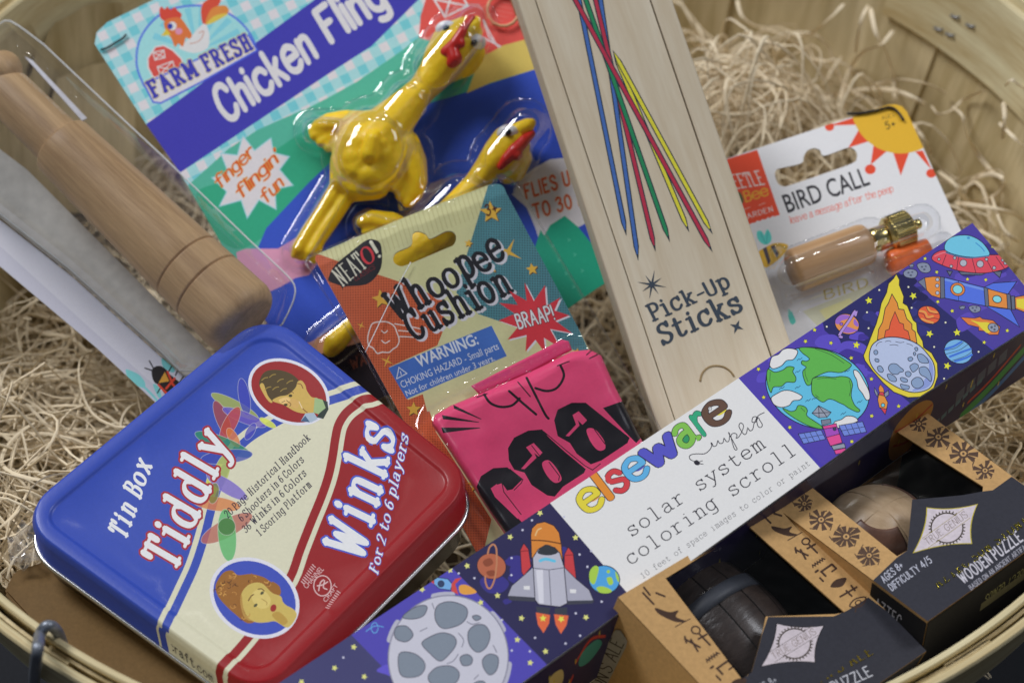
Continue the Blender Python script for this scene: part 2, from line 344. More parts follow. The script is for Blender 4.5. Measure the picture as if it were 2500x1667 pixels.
class Art:
    def __init__(s): s.f = []; s.z(0, 0, 1); s.lay = 0
    def z(s, x0, y0, k): s.x0, s.y0, s.k = x0, y0, k; return s
    def T(s, p): return (s.x0 + p[0] * s.k, s.y0 + p[1] * s.k)
    def _add(s, polys, col, raw=False):
        c = None if col is None else (C(col) if isinstance(col, str) else col); s.lay += 1
        for p in polys:
            q = [tuple(v[:2]) if raw else s.T(v) for v in p]; q, ar = ccw(q)
            if ar > 0.02: s.f.append((q, c, s.lay))
    def poly(s, col, *ps): s._add(ps, col); return s
    def blob(s, col, *ps, n=5): s._add([catmull(p, n, True) for p in ps], col); return s
    def opoly(s, col, w, *ps, smooth=False, oc='1c1a2c', n=5):
        for p in ps:
            q = catmull(p, n, True) if smooth else p
            s._add([q], col); s._add(ribbon(q, w, True), oc)
        return s
    def ell(s, col, cx, cy, a, b=None, rot=0, n=28, ow=0, oc='1c1a2c'):
        b = a if b is None else b; r = math.radians(rot); q = []
        for i in range(n):
            t = 2 * math.pi * i / n; x, y = a * math.cos(t), b * math.sin(t)
            q.append((cx + x * math.cos(r) - y * math.sin(r), cy + x * math.sin(r) + y * math.cos(r)))
        if col: s._add([q], col)
        if ow: s._add(ribbon(q, ow, True), oc)
        return s
    def line(s, col, w, *ps, smooth=True, n=5, closed=False):
        polys = []
        for p in ps: polys += ribbon(catmull(p, n, closed) if smooth and len(p) > 2 else p, w, closed)
        s._add(polys, col); return s
    def star(s, col, cx, cy, r, n=5, inner=0.45, rot=None, ow=0, oc='1c1a2c'):
        rot = R.uniform(0, 72) if rot is None else rot
        q = [(cx + math.cos(math.radians(rot + i * 180 / n)) * (r if i % 2 == 0 else r * inner), cy + math.sin(math.radians(rot + i * 180 / n)) * (r if i % 2 == 0 else r * inner)) for i in range(2 * n)]
        if ow: s._add(ribbon(q, ow, True), oc)
        s._add([q], col); return s
    def text(s, col, t, p0, p1, up, bold=0.0, shadow=None, cols=None):
        """built-in sans, baseline p0->p1, capital-height vector up"""
        gl = [glyph_tris(c, bold) for c in t]; tot = sum(g[1] for g in gl); d = (Vector(p1) - Vector(p0)) / tot
        u = Vector(up) / 0.72; x = 0; ps = []; per = []
        for g in gl:
            q = [[Vector(p0) + d * (x + a) + u * b for a, b in t3] for t3 in g[0]]; per.append(q); ps += q; x += g[1]
        if shadow: s._add([[v + Vector(shadow[:2]) for v in p] for p in ps], shadow[2])
        if cols:
            for q, c in zip(per, cols): s._add(q, c)
        else: s._add(ps, col)
        return s
    def pen(s, col, t, p0, p1, up, thick=7, thin=None, serif=True, mono=False, shear=0.0, gap=12, wob=0.0, outline=None, shadow=None, seg=3, cols=None):
        """stroke letters, baseline p0->p1, x-height vector up (50 units)"""
        thin = thick if thin is None else thin; rr = random.Random(len(t) * 7 + ord(t[0])); x = 0; gl = []
        for ch in t:
            if ch == ' ': x += 60 if mono else 24 + gap * .5; gl.append(None); continue
            st = [q for q in FONT.get(ch, FONT['o']).split(';') if serif or q[0] != '!']; P = []
            for q in st:
                sm = q[0] == '~'; pp = [tuple(float(v) for v in a.split(',')) for a in q.lstrip('~!').split()]
                P.append(catmull(pp, seg, False) if sm and len(pp) > 2 else pp)
            lo = min(a[0] for q in P for a in q); hi = max(a[0] for q in P for a in q)
            if mono: gl.append((P, x + 4, 0, 1)); x += 60
            else:
                gl.append((P, x - lo + gap / 2 + thick / 2, rr.uniform(-wob, wob), 1 + rr.uniform(-wob, wob) * .02)); x += hi - lo + gap + thick
        dx = (Vector(p1) - Vector(p0)) / x; u = Vector(up) / 50.0
        def build(ex):
            res = []
            for g in gl:
                if g is None: res.append([]); continue
                P, ox, wb, sc = g; qs = []
                for q in P:
                    wf = lambda tt: thin + ex + (thick - thin) * abs(tt.y) ** 1.5
                    for poly in ribbon(q, thick + ex, False, wf, True):
                        qs.append([Vector(p0) + dx * (ox + v[0] + v[1] * shear + v[1] * wb * .01) + u * (v[1] * sc + wb * .35 + v[0] * wb * .012) for v in poly])
                res.append(qs)
            return res
        main = build(0)
        if shadow: s._add([[v + Vector(shadow[:2]) for v in p] for g in build(shadow[3] if len(shadow) > 3 else 0) for p in g], shadow[2])
        if outline: s._add([p for g in build(outline[0]) for p in g], outline[1])
        if cols:
            for g, c in zip(main, cols): s._add(g, c)
        else: s._add([p for g in main for p in g], col)
        return s

def inpoly(p, q):
    c = False; x, y = p
    for i in range(len(q)):
        x1, y1 = q[i][0], q[i][1]; x2, y2 = q[i - 1][0], q[i - 1][1]
        if (y1 > y) != (y2 > y) and x < (x2 - x1) * (y - y1) / (y2 - y1) + x1: c = not c
    return c
def sheet(name, art, surf, m, parent, thick=0.0, edge='b8b4a8', extra=(), smooth=False, off=0.0, uvk=None, label=None):
    """triangulate the art (shape 0 = the outline of the sheet), colour by topmost shape, lay it on surf"""
    V = []; idx = {}; F = []
    def vi(p):
        k = (round(p[0], 2), round(p[1], 2))
        if k not in idx: idx[k] = len(V); V.append(Vector(k))
        return idx[k]
    meta = []
    for q, c, l in art.f:
        ids = []
        for p in q:
            i = vi(p)
            if not ids or ids[-1] != i: ids.append(i)
        if len(ids) > 1 and ids[0] == ids[-1]: ids.pop()
        if len(set(ids)) < 3 or len(set(ids)) != len(ids): continue
        F.append(ids); meta.append((c, l))
    E = []
    for pl in extra:
        ids = [vi(p) for p in pl]; E += [(a, b) for a, b in zip(ids, ids[1:]) if a != b]
    vs, es, fs, ov, oe, of = delaunay_2d_cdt(V, E, F, 1, 0.004)
    base_layer = meta[0][1]; tris = []; cols = []
    nbase = len([1 for mm in meta if mm[1] == base_layer])
    for f, o in zip(fs, of):
        if not any(meta[i][1] == base_layer for i in o): continue
        cx = sum(vs[i].x for i in f) / len(f); cy = sum(vs[i].y for i in f) / len(f); best = None
        stack = []
        for i in sorted(o, key=lambda i: -meta[i][1]):
            if stack and meta[i][1] == stack[-1][1]: continue
            if inpoly((cx, cy), [V[k] for k in F[i]]):
                best = i; stack.append(meta[i])
                if meta[i][0] is None or len(meta[i][0]) == 4: break
        if best is None: continue
        c = stack[-1][0]
        for (g, _) in stack[-2::-1]:          # glassy inks: mix over what lies below
            if c is None: break
            c = tuple(c[k] * (1 - g[4]) + g[k] * g[4] for k in range(3)) + (c[3],)
        if c is not None and len(c) > 4: c = c[:4]
        if c is None: continue
        tris.append(list(f)); cols.append(c)
    # keep triangles facing the viewer: photo y points down
    used = sorted({i for t in tris for i in t}); mp = {u: k for k, u in enumerate(used)}
    P = [surf(vs[i].x, vs[i].y, off) for i in used]; T = [tuple(mp[i] for i in reversed(t)) for t in tris]
    uvp = [(vs[i].x * uvk, vs[i].y * uvk, 0) for i in used] if uvk else None
    if thick:
        n = len(P); P += [surf(vs[i].x, vs[i].y, off - thick) for i in used]; ec = C(edge)
        if uvp: uvp += uvp
        cnt = {}
        for t in T:
            for a, b in ((t[0], t[1]), (t[1], t[2]), (t[2], t[0])): cnt[(a, b)] = 1
        add = [(b, a, a + n, b + n) for (a, b) in cnt if (b, a) not in cnt]
        back = [tuple(i + n for i in reversed(t)) for t in T]
        cols += [ec] * (len(add) + len(back)); T = T + add + back
    return mesh_obj(name, P, T, m, parent, smooth, cols=cols, uvp=uvp, label=label)
def grid_lines(x0, x1, y0, y1, st): return [[(x, y) for y in range(y0, y1 + 1, st)] for x in range(x0, x1 + 1, st)]
# ------------------------------------------------------------------ the setting and the basket
kraftc = C('b08a55')
M_clothd = plain('dark_cloth', (0.012, 0.014, 0.02, 1), rough=0.9, scl=900, var=0.3, bmp=0.0003)
M_hoop = wood('hoop_wood', C('d6cba8'), C('a48c5c'), (1, 0, 0), ring=70, stretch=14, attr=True, blotch=0.12, rough=0.7, bmp=0.0002)
M_stave = wood('stave_veneer', C('c4b694', 1.15), C('8f7d52', 1.05), (1, 0, 0), ring=40, stretch=9, attr=True, blotch=0.22, rough=0.7, contrast=1.1, bmp=0.0003)
M_wool = plain('wood_wool', (0.84, 0.72, 0.52, 1), rough=0.8, scl=45, var=0.13, bmp=0.0001)
M_wire = plain('grey_wire', C('747a84'), rough=0.42, metal=0.6)
M_floor = plain('basket_floor_wood', C('4a3820', .6), rough=0.8)

g = 3.0
mesh_obj('table_cloth', [(-g, -g, -.2), (g, -g, -.2), (g, g, -.2), (-g, g, -.2)], [(0, 1, 2, 3)], M_clothd, kind='structure')

BC = Vector((0.0, 0.0575, 0.0)); RB = 0.2275; ZB = -0.185
def wall_r(z): return RB + 0.0055 + 0.30 * z
basket = thing('basket', 'round split-wood bushel basket with pale rim hoops, filled with curly wood shavings', 'basket', (BC.x, BC.y, ZB))
def grained(o, gv):
    a = o.data.attributes.new('grain', 'FLOAT_VECTOR', 'POINT'); a.data.foreach_set('vector', [c for v in gv for c in v])
def ringband(name, r0, r1, z0, z1, a0=0, a1=360, n=160, wob=0.0, bev=0.0008, m=M_hoop, seed=0):
    """a bent strip of wood: inner radius r0, outer r1, between heights z0..z1 (radius shrinks with the taper)"""
    V = []; F = []; G = []; full = abs(a1 - a0) >= 360; k = n if full else n + 1
    prof = [(r0 + bev, z1), (r1 - bev, z1), (r1, z1 - bev), (r1, z0 + bev), (r1 - bev, z0), (r0 + bev, z0), (r0, z0 + bev), (r0, z1 - bev)]
    for i in range(k):
        a = math.radians(a0 + (a1 - a0) * i / n); w = wob * math.sin(a * 3 + seed) + wob * .6 * math.sin(a * 7 + seed * 2)
        for r, z in prof:
            rr = r + 0.30 * z; V.append((BC.x + rr * math.cos(a), BC.y + rr * math.sin(a), z + w)); G.append((a * RB + seed, z + r * 3, seed))
    m8 = len(prof)
    for i in range(n):
        j = (i + 1) % k
        for q in range(m8): F.append((i * m8 + q, j * m8 + q, j * m8 + (q + 1) % m8, i * m8 + (q + 1) % m8))
    if not full: F.append(tuple(range(m8))[::-1]); F.append(tuple(range((k - 1) * m8, k * m8)))
    o = mesh_obj(name, V, F, m, basket); grained(o, G); return o
ringband('inner_hoop', RB, RB + 0.0028, -0.033, 0.0, -228, 46.5, wob=0.0006, seed=1)
ringband('outer_hoop', RB + 0.0062, RB + 0.0095, -0.033, 0.0005, wob=0.0008, seed=5)
# staves: each a tapering veneer strip with a slightly ragged top
NS = 30
for i in range(NS):
    a0 = 360 / NS * i + R.uniform(-1.5, 1.5); wd = 360 / NS * 1.22; dr = 0.0 if i % 2 else -0.0013; V = []; F = []; G = []
    nu, nv = 8, 10; zt = -0.003; bow = R.uniform(-.0004, .0006)
    for s_ in (0, 1):
        for v in range(nv + 1):
            z = zt + (ZB - zt) * v / nv
            for u in range(nu + 1):
                t = u / nu - .5; a = math.radians(a0 + wd * t * (1 - .10 * v / nv))
                rr = wall_r(z) + dr - 0.0012 * s_ + bow * math.cos(t * 3) + .0003 * math.sin(v * 1.3 + i)
                V.append((BC.x + rr * math.cos(a), BC.y + rr * math.sin(a), z)); G.append((z + i * .37, t * .05, i * 1.7))
    n1 = (nu + 1) * (nv + 1)
    for v in range(nv):
        for u in range(nu):
            p = v * (nu + 1) + u; F.append((p, p + 1, p + nu + 2, p + nu + 1)); F.append((n1 + p, n1 + p + nu + 1, n1 + p + nu + 2, n1 + p + 1))
    bd = [u for u in range(nu + 1)] + [v * (nu + 1) + nu for v in range(1, nv + 1)] + [nv * (nu + 1) + u for u in range(nu - 1, -1, -1)] + [v * (nu + 1) for v in range(nv - 1, 0, -1)]
    for p, q in zip(bd, bd[1:] + bd[:1]): F.append((p, p + n1, q + n1, q))
    o = mesh_obj('stave', V, F, M_stave, basket); grained(o, G)
V = [(BC.x + .18 * math.cos(k * .1309), BC.y + .18 * math.sin(k * .1309), ZB) for k in range(48)]
mesh_obj('bottom_board', V, [tuple(range(48))], M_floor, basket)
# broken veneer pieces with ragged tops inside the far left wall
def wall_pt(x, y, off=0.0):
    r = ray(x, y); t = 0.7
    for _ in range(60):
        p = CAM + r * t; d = math.hypot(p.x - BC.x, p.y - BC.y) - (wall_r(p.z) - 0.0055 + off * -1)
        if d > -1e-6: break
        t += max(-d * .8, 1e-5)
    return CAM + r * t
def veneer(pts, inset):
    a = Art(); a.poly(C('c0a878'), pts); xs = [p[0] for p in pts]; ys = [p[1] for p in pts]
    ex = [[(x, y) for y in range(int(min(ys)), int(max(ys)) + 25, 25)] for x in range(int(min(xs)) + 7, int(max(xs)), 24)]
    o = sheet('veneer_strip', a, lambda x, y, off=0: wall_pt(x, y, inset + off), M_stave, basket, thick=0.0016, extra=ex)
    grained(o, [(v.co.z, v.co.x * 1.1, 4.4 + inset * 900) for v in o.data.vertices])
veneer([(-60, 420), (-60, 150), (10, 100), (30, 80), (75, 60), (104, 112), (118, 80), (134, 56), (150, 48), (176, 35), (205, 15), (240, 9), (290, 6), (300, 14), (305, 420)], 0.004)
veneer([(-60, 520), (-60, 260), (60, 215), (84, 160), (80, 150), (92, 118), (104, 112), (112, 300), (140, 192), (175, 178), (215, 162), (262, 150), (330, 145), (330, 520)], 0.008)
# wire bail that loops over the rim at the lower left
def rimp(x, y, z): return at_z(x, y, z)
def outer(x, y, r=.2405):      # where the line of sight meets the outside of the rim hoop
    lo, hi = -.15, .03
    for _ in range(40):
        z = (lo + hi) / 2; p = at_z(x, y, z); lo, hi = (z, hi) if math.hypot(p.x - BC.x, p.y - BC.y) < r + .3 * z else (lo, z)
    return at_z(x, y, z)
pw = [outer(78, 1760), outer(82, 1690), outer(86, 1630), outer(92, 1585), at_z(97, 1550, .0035), at_z(110, 1530, .0065), at_z(126, 1528, .006), at_z(140, 1542, .0005), at_z(152, 1570, -.012)]
tube_obj('wire_bail', catmull([tuple(p) for p in pw], 6), 0.0018, M_wire, basket, sides=12)
# staples in the inner hoop
for (x, y) in ((2292, 70), (2320, 84), (2370, 62), (2333, 40)):
    p = wall_pt(x, y, 0.0002); d = Vector((BC.x - p.x, BC.y - p.y, 0)).normalized(); tt = Vector((-d.y, d.x, .3)).normalized()
    tube_obj('staple', [p - tt * .002 - d * .002, p - tt * .0018 + d * .0008, p + tt * .0018 + d * .0008, p + tt * .002 - d * .002], 0.00045, M_wire, basket, sides=6)

# ------------------------------------------------------------------ wood wool: curly strands nobody could count
def wool_top(x, y):
    z = -0.082
    z += 0.060 * math.exp(-(((x - .09) / .05) ** 2 + ((y - .165) / .05) ** 2))
    z += 0.030 * math.exp(-(((x - .19) / .05) ** 2 + ((y + .0) / .06) ** 2))
    z += 0.034 * math.exp(-(((x + .17) / .07) ** 2 + ((y + .01) / .08) ** 2))
    return z
def strands():
    V = []; F = []
    def add(path, r0, flat):
        n = len(path); b = len(V); ph = R.uniform(0, 6.28)
        for i, p in enumerate(path):
            t = (path[min(i + 1, n - 1)] - path[max(i - 1, 0)]).normalized(); u = t.cross(Vector((.1, .2, 1))).normalized(); w = t.cross(u)
            ph += R.uniform(-.2, .2); c, s_ = math.cos(ph), math.sin(ph); uu = u * c + w * s_; ww = w * c - u * s_
            k = r0 * (0.55 if i in (0, n - 1) else 1)
            V.extend([p + uu * k, p + ww * k * flat, p - uu * k, p - ww * k * flat])
        for i in range(n - 1):
            for q in range(4):
                a = b + i * 4 + q; a2 = b + i * 4 + (q + 1) % 4; F.append((a, a2, a2 + 4, a + 4))
        F.append((b, b + 3, b + 2, b + 1)); e = b + (n - 1) * 4; F.append((e, e + 1, e + 2, e + 3))
    def curl(p, ln, seg, z_of, loose=0.0):
        path = [p.copy()]; a = R.uniform(0, 6.28); k = R.uniform(-1, 1) * 22; pz = 0; ph = R.uniform(0, 6.28); lift = R.uniform(0, 1)
        dz = p.z - z_of(p.x, p.y); st = ln / seg
        for i in range(seg):
            k += R.gauss(0, 9); k = max(-75, min(75, k)); a += k * st
            q = path[-1] + Vector((math.cos(a) * st, math.sin(a) * st, 0))
            rr = math.hypot(q.x - BC.x, q.y - BC.y); lim = wall_r(q.z) - 0.009
            if rr > lim:
                q.x = BC.x + (q.x - BC.x) * lim / rr; q.y = BC.y + (q.y - BC.y) * lim / rr; a += 1.2
            ph += st * R.uniform(60, 160); q.z = z_of(q.x, q.y) + dz + math.sin(ph) * (0.0035 + loose * .006) + loose * .02 * math.sin(math.pi * i / seg) * lift
            path.append(q)
        return path
    n = 0
    while n < 2900:
        x, y = R.uniform(-.22, .22), R.uniform(-.17, .28); rr = math.hypot(x, y - BC.y)
        if rr > .205: continue
        vis = (x < -.09 and y < .09) or (x > .03 and y > .07) or (x > .13) or rr > .17
        if not vis and R.random() > .35: continue
        dpt = R.random() ** 1.2 * 0.045
        add(curl(Vector((x, y, wool_top(x, y) - dpt)), R.uniform(.04, .13), R.randint(16, 24), wool_top), R.uniform(.00036, .00075), R.uniform(.35, .8)); n += 1
    for cx, cy, sx, sy, cnt in ((.09, .165, .035, .03, 70), (.16, .12, .03, .05, 30), (-.16, .02, .03, .05, 40), (.195, .02, .015, .05, 40)):
        for _ in range(cnt):
            x, y = R.gauss(cx, sx), R.gauss(cy, sy)
            if math.hypot(x, y - BC.y) > .212: continue
            add(curl(Vector((x, y, wool_top(x, y) + R.uniform(0, .006))), R.uniform(.05, .14), 24, wool_top, R.uniform(.3, 1.2)), R.uniform(.0004, .0007), .6)
    # loose strands standing up against the far wall, where the photograph shows them
    for pl in LOOSE:
        pts = catmull(pl, 6); add([wall_pt(x, y, .008 + .01 * math.sin(i * .25)) for i, (x, y) in enumerate(pts)], .00085, .5)
    return V, F
LOOSE = [
    [(1660, 0), (1690, 60), (1720, 120), (1752, 190)], [(1800, 0), (1812, 40), (1850, 66), (1905, 70), (1960, 88), (2010, 60), (2060, 10)],
    [(2120, 15), (2100, 60), (2090, 130)], [(2125, 20), (2138, 80), (2160, 120), (2180, 180), (2185, 245)],
    [(2180, 75), (2150, 110), (2110, 125), (2080, 160), (2060, 215), (2045, 270)], [(2055, 140), (2020, 190), (1985, 245)],
    [(1945, 320), (1970, 270), (2020, 240), (2090, 222), (2160, 218), (2210, 230), (2260, 255)], [(2130, 210), (2190, 195), (2260, 205), (2310, 228)],
    [(2275, 260), (2290, 278), (2320, 272), (2350, 245), (2400, 222)], [(2325, 262), (2350, 285), (2360, 330), (2390, 380), (2430, 430)],
    [(2450, 250), (2453, 290), (2448, 340)], [(2226, 300), (2250, 330), (2270, 365), (2258, 385)], [(2290, 420), (2330, 450), (2360, 490), (2400, 490), (2440, 470), (2450, 440), (2420, 425), (2375, 440), (2355, 480), (2360, 530)],
    [(2330, 495), (2400, 505), (2470, 520), (2500, 540)], [(2455, 210), (2470, 195), (2490, 210), (2505, 215)], [(2440, 300), (2470, 330), (2500, 360)],
    [(1690, 130), (1730, 100), (1790, 130), (1850, 90), (1900, 120), (1920, 110)], [(1700, 60), (1730, 130), (1740, 200), (1790, 260), (1800, 330)],
    [(1750, 120), (1830, 140), (1900, 130), (1918, 160), (1905, 230), (1880, 280)], [(1850, 170), (1900, 210), (1950, 250), (1990, 320)],
    [(2385, 560), (2440, 590), (2470, 640), (2500, 650)], [(2420, 480), (2450, 560), (2490, 590)],
]
V, F = strands()
o = mesh_obj('wood_wool', V, F, M_wool, kind='stuff'); o['label'] = 'pale curly wood wool filling the basket around the toys'; o['category'] = 'wood wool'
# ================================================================== tin box (lower left)
def art_at(art, p):
    for q, c, l in reversed(art.f):
        if c is not None and len(c) == 4 and inpoly(p, q): return c
    return None
def fillet(corners, r, n=10):
    out = []; L = len(corners)
    for i in range(L):
        p = Vector(corners[i]); a = Vector(corners[i - 1]) - p; b = Vector(corners[(i + 1) % L]) - p
        ra = r[i] if hasattr(r, '__len__') else r
        a = a.normalized() * ra; b = b.normalized() * ra
        for k in range(n + 1):
            t = k / n; c = 0.58
            q = (p + a) * (1 - t) ** 3 + 3 * (p + a * (1 - c)) * t * (1 - t) ** 2 + 3 * (p + b * (1 - c)) * t * t * (1 - t) + (p + b) * t ** 3; out.append((q.x, q.y))
    return out
def dense(poly, step):
    out = []
    for i in range(len(poly)):
        a = Vector(poly[i]); b = Vector(poly[(i + 1) % len(poly)]); k = max(1, int((b - a).length / step))
        out += [tuple(a + (b - a) * j / k) for j in range(k)]
    return out
def dist_in(p, q):
    x, y = p; best = 1e9
    for i in range(len(q)):
        x1, y1 = q[i]; x2, y2 = q[i - 1]; dx, dy = x2 - x1, y2 - y1; t = ((x - x1) * dx + (y - y1) * dy) / (dx * dx + dy * dy + 1e-9); t = max(0, min(1, t))
        d = math.hypot(x - x1 - dx * t, y - y1 - dy * t); best = min(best, d)
    return best
def rings(poly, ds):
    """closed polylines inset from an outline by the given pixel distances"""
    out = []; L = len(poly); cx = sum(p[0] for p in poly) / L; cy = sum(p[1] for p in poly) / L
    for d in ds:
        rg = []
        for i in range(L):
            a = Vector(poly[i - 1]); b = Vector(poly[(i + 1) % L]); t = (b - a).normalized(); n = Vector((-t.y, t.x)); p = Vector(poly[i])
            if n.dot(Vector((cx, cy)) - p) < 0: n = -n
            rg.append(tuple(p + n * d))
        out.append(rg + rg[:1])
    return out
PT = Plane(650, 790, -0.004, 0.0, 0.76)
tin = thing('tin_box', 'blue, cream and red tin box with rounded corners and two oval portraits', 'tin', PT(600, 1230, -.03))
a = Art(); TO = dense(fillet([(30, 1262), (652, 750), (1170, 1170), (636, 1703)], [112, 100, 92, 92]), 14)
BLUE, CRM, RED = '2e45a0', 'c4c2aa', '86161c'
a.poly(BLUE, TO)
off = lambda pl, d: [(p[0] + q[0] * d, p[1] + q[1] * d) for p, q in zip(pl, NORM(pl))]
def NORM(pl):
    o = []
    for i in range(len(pl)):
        t = (Vector(pl[min(i + 1, len(pl) - 1)]) - Vector(pl[max(i - 1, 0)])).normalized(); o.append((-t.y, t.x))
    return o
s_in = catmull([(1000, 905), (915, 948), (867, 965), (806, 984), (730, 1010), (670, 1040), (622, 1068), (588, 1098), (562, 1138), (540, 1190), (523, 1250), (509, 1306), (485, 1380), (455, 1446), (412, 1536), (380, 1600), (330, 1700)], 4)
a.poly(CRM, s_in + [(700, 1900), (1300, 1300), (1200, 900)])
a.line(CRM, 13, off(s_in, 27), smooth=False)
r_out = catmull([(960, 930), (911, 959), (883, 965), (856, 980), (833, 1001), (816, 1030), (808, 1064), (801, 1110), (791, 1156), (774, 1206), (749, 1267), (722, 1336), (697, 1404), (645, 1482), (591, 1553), (530, 1620), (440, 1710)], 4)
a.poly(RED, r_out + [(700, 1900), (1400, 1300), (1200, 900)])
a.line(CRM, 12, off(r_out, -27), smooth=False)
# coloured winks, overlapping like glass discs
a.z(500, 850, .38272)
def leaf(col, x, y, l, w, ang, al=.84): a.ell(C(col) + (al,), x, y, l, w, ang); a.line(C('c8c8c0') + (.35,), 4, [(x + math.cos(t * .35) * l * math.cos(math.radians(ang)) - math.sin(t * .35) * w * math.sin(math.radians(ang)), y + math.cos(t * .35) * l * math.sin(math.radians(ang)) + math.sin(t * .35) * w * math.cos(math.radians(ang))) for t in range(18)], closed=True, n=2)
leaf('8f9a3a', 190, 360, 170, 38, 28); leaf('3038a0', 250, 300, 36, 120, -10); leaf('8a3a30', 110, 440, 40, 125, -22); leaf('5a4aa8', 250, 430, 150, 36, 22); leaf('c4cc40', 400, 465, 60, 20, 30)
leaf('a83a2c', 160, 470, 120, 42, -62); leaf('3c3ca4', 290, 520, 60, 26, -60); leaf('c06a30', 180, 560, 30, 70, -30)
a.z(0, 1000, .42531)
leaf('1c7a54', 1280, 190, 175, 42, 22); leaf('2c3c9c', 1300, 260, 150, 40, -6)
leaf('a0ac48', 1270, 350, 44, 110, 18); leaf('c4c83a', 1215, 420, 36, 100, 10); leaf('6a56b4', 1300, 430, 135, 40, 32); leaf('c07030', 1240, 530, 140, 40, 8); leaf('6c7030', 1225, 470, 30, 60, 10)
leaf('a4584c', 1300, 670, 165, 52, -28); leaf('42a45c', 1302, 710, 52, 150, -5); leaf('3c6c34', 1300, 660, 50, 50, -20)
# oval portraits
a.ell('c8c8d8', 1460, 1070, 271, 219, 31, n=44); a.ell('3648a6', 1460, 1070, 249, 199, 31, n=44)
a.blob('8a5a22', [(1235, 1010), (1250, 965), (1285, 922), (1330, 912), (1365, 938), (1440, 932), (1510, 950), (1550, 975), (1605, 1010), (1600, 1060), (1500, 1100), (1480, 1190), (1420, 1215), (1350, 1165), (1290, 1110), (1250, 1060)])
a.blob('b9a356', [(1385, 1045), (1430, 992), (1500, 985), (1560, 1040), (1610, 1060), (1622, 1090), (1640, 1110), (1690, 1140), (1700, 1180), (1650, 1240), (1580, 1205), (1530, 1210), (1470, 1210), (1420, 1180), (1390, 1110)])
a.blob('a8883e', [(1560, 1170), (1600, 1150), (1650, 1200), (1620, 1225)]); a.blob('c6b268', [(1450, 1040), (1500, 1020), (1550, 1070), (1540, 1120), (1490, 1130), (1450, 1090)])
rh = random.Random(11)
for _ in range(46):
    an = rh.uniform(0, 6.28); x, y = rh.choice(((1290, 985), (1330, 950), (1365, 985), (1300, 1040), (1350, 1110), (1440, 955), (1530, 985), (1400, 1175), (1330, 1020), (1270, 1020)))
    x += rh.gauss(0, 14); y += rh.gauss(0, 12); r_ = rh.uniform(7, 15); a.line(rh.choice(('b07c3c', '4a280f', '8c5a26', 'c09048')), rh.uniform(3, 5.5), [(x + r_ * math.cos(an + k * .7), y + r_ * .8 * math.sin(an + k * .7)) for k in range(5)], n=3)
a.blob('8a5a22', [(1560, 975), (1605, 1005), (1600, 1050), (1580, 1010)]); a.blob('a5803e', [(1385, 1045), (1400, 1150), (1440, 1200), (1400, 1180), (1378, 1100)])
a.ell('8e2420', 1568, 1128, 17, 22, 20); a.line('5a3a1c', 6, [(1425, 1085), (1440, 1060), (1455, 1050)], [(1480, 1020), (1500, 1018), (1515, 1030)]); a.ell('4a4a30', 1466, 1112, 13, 8, -40); a.ell('4a4a30', 1503, 1042, 12, 8, -40)
a.line('9a7c3c', 4, [(1500, 1075), (1530, 1095), (1528, 1110)])
a.z(500, 850, .38272)
a.ell('c8c8d8', 535, 268, 274, 196, 27, n=44); a.ell('8a1c20', 535, 268, 254, 177, 27, n=44)
a.blob('47391f', [(345, 225), (360, 165), (400, 132), (470, 128), (540, 148), (585, 180), (605, 210), (590, 250), (540, 290), (480, 300), (440, 330), (400, 312), (375, 270)])
a.blob('bb9c50', [(350, 230), (372, 215), (400, 290), (430, 330), (415, 335), (385, 300)], [(430, 325), (470, 298), (530, 285), (578, 240), (590, 205), (615, 195), (640, 225), (650, 260), (680, 300), (720, 310), (705, 360), (690, 400), (640, 405), (600, 400), (560, 385), (500, 350)])
a.blob('c09b58', [(500, 330), (560, 310), (600, 330), (590, 370), (540, 360)]); a.poly('8fa878', [(700, 305), (750, 318), (770, 370), (725, 410), (692, 400)]); a.poly('22302c', [(750, 318), (782, 330), (788, 380), (755, 440), (712, 430), (728, 405), (770, 370)])
a.poly('98a8b8', [(640, 405), (695, 400), (720, 440), (680, 462), (610, 455)]); a.poly('3c5878', [(610, 455), (640, 420), (670, 462)])
a.blob('d4b070', [(470, 320), (520, 300), (545, 320), (500, 345)]); a.line('5c3c1c', 4, [(520, 322), (548, 345), (540, 360)], [(525, 275), (550, 268), (565, 275)], [(490, 335), (510, 325)]); a.ell('3c3418', 545, 292, 12, 9, 0); a.ell('3c3418', 515, 350, 12, 8, 0); a.line('7a4a28', 6, [(625, 375), (640, 390), (652, 398)], [(590, 215), (612, 220), (625, 245)]); a.line('d8c0a0', 5, [(600, 330), (620, 372)])
for q in ((380, 180), (430, 160), (480, 190), (540, 200), (450, 240), (500, 250), (400, 240)): a.line('8a7434', 6, [(q[0] - 18, q[1] + 14), q, (q[0] + 20, q[1] - 4)])
# lettering
WH = 'cfd0e0'
a.z(0, 1000, .42531)
a.pen(WH, 'Tin Box', (712, 745), (872, 298), (-62, -43), 18, 8, gap=6)
a.pen(WH, 'Tiddly', (990, 935), (1325, 150), (-128, -58), 15, 7, gap=4, shear=.12, outline=(9, '96202c'))
TX = [("20 Page Historical Handbook", (1305, 615), (1785, 155)), ("6 Shooters in 6 Colors", (1385, 635), (1748, 283)), ("36 Winks in 6 Colors", (1408, 700), (1762, 360)), ("1 Scoring Platform", (1490, 718), (1792, 425))]
for t_, p_, q_ in TX: a.pen('1c1830', t_, p_, q_, (-18, -23), 13, 6.5, gap=8)
a.z(500, 850, .38272)
a.pen(WH, 'Winks', (990, 1375), (1215, 520), (-165, -55), 16, 7, gap=3, shear=.16, outline=(7, '3a50b4'))
a.pen(WH, 'For 2 to 6 players', (1100, 1450), (1300, 560), (-38, -16), 12, 5, gap=6, shear=.2, outline=(9, '3a50b4'))
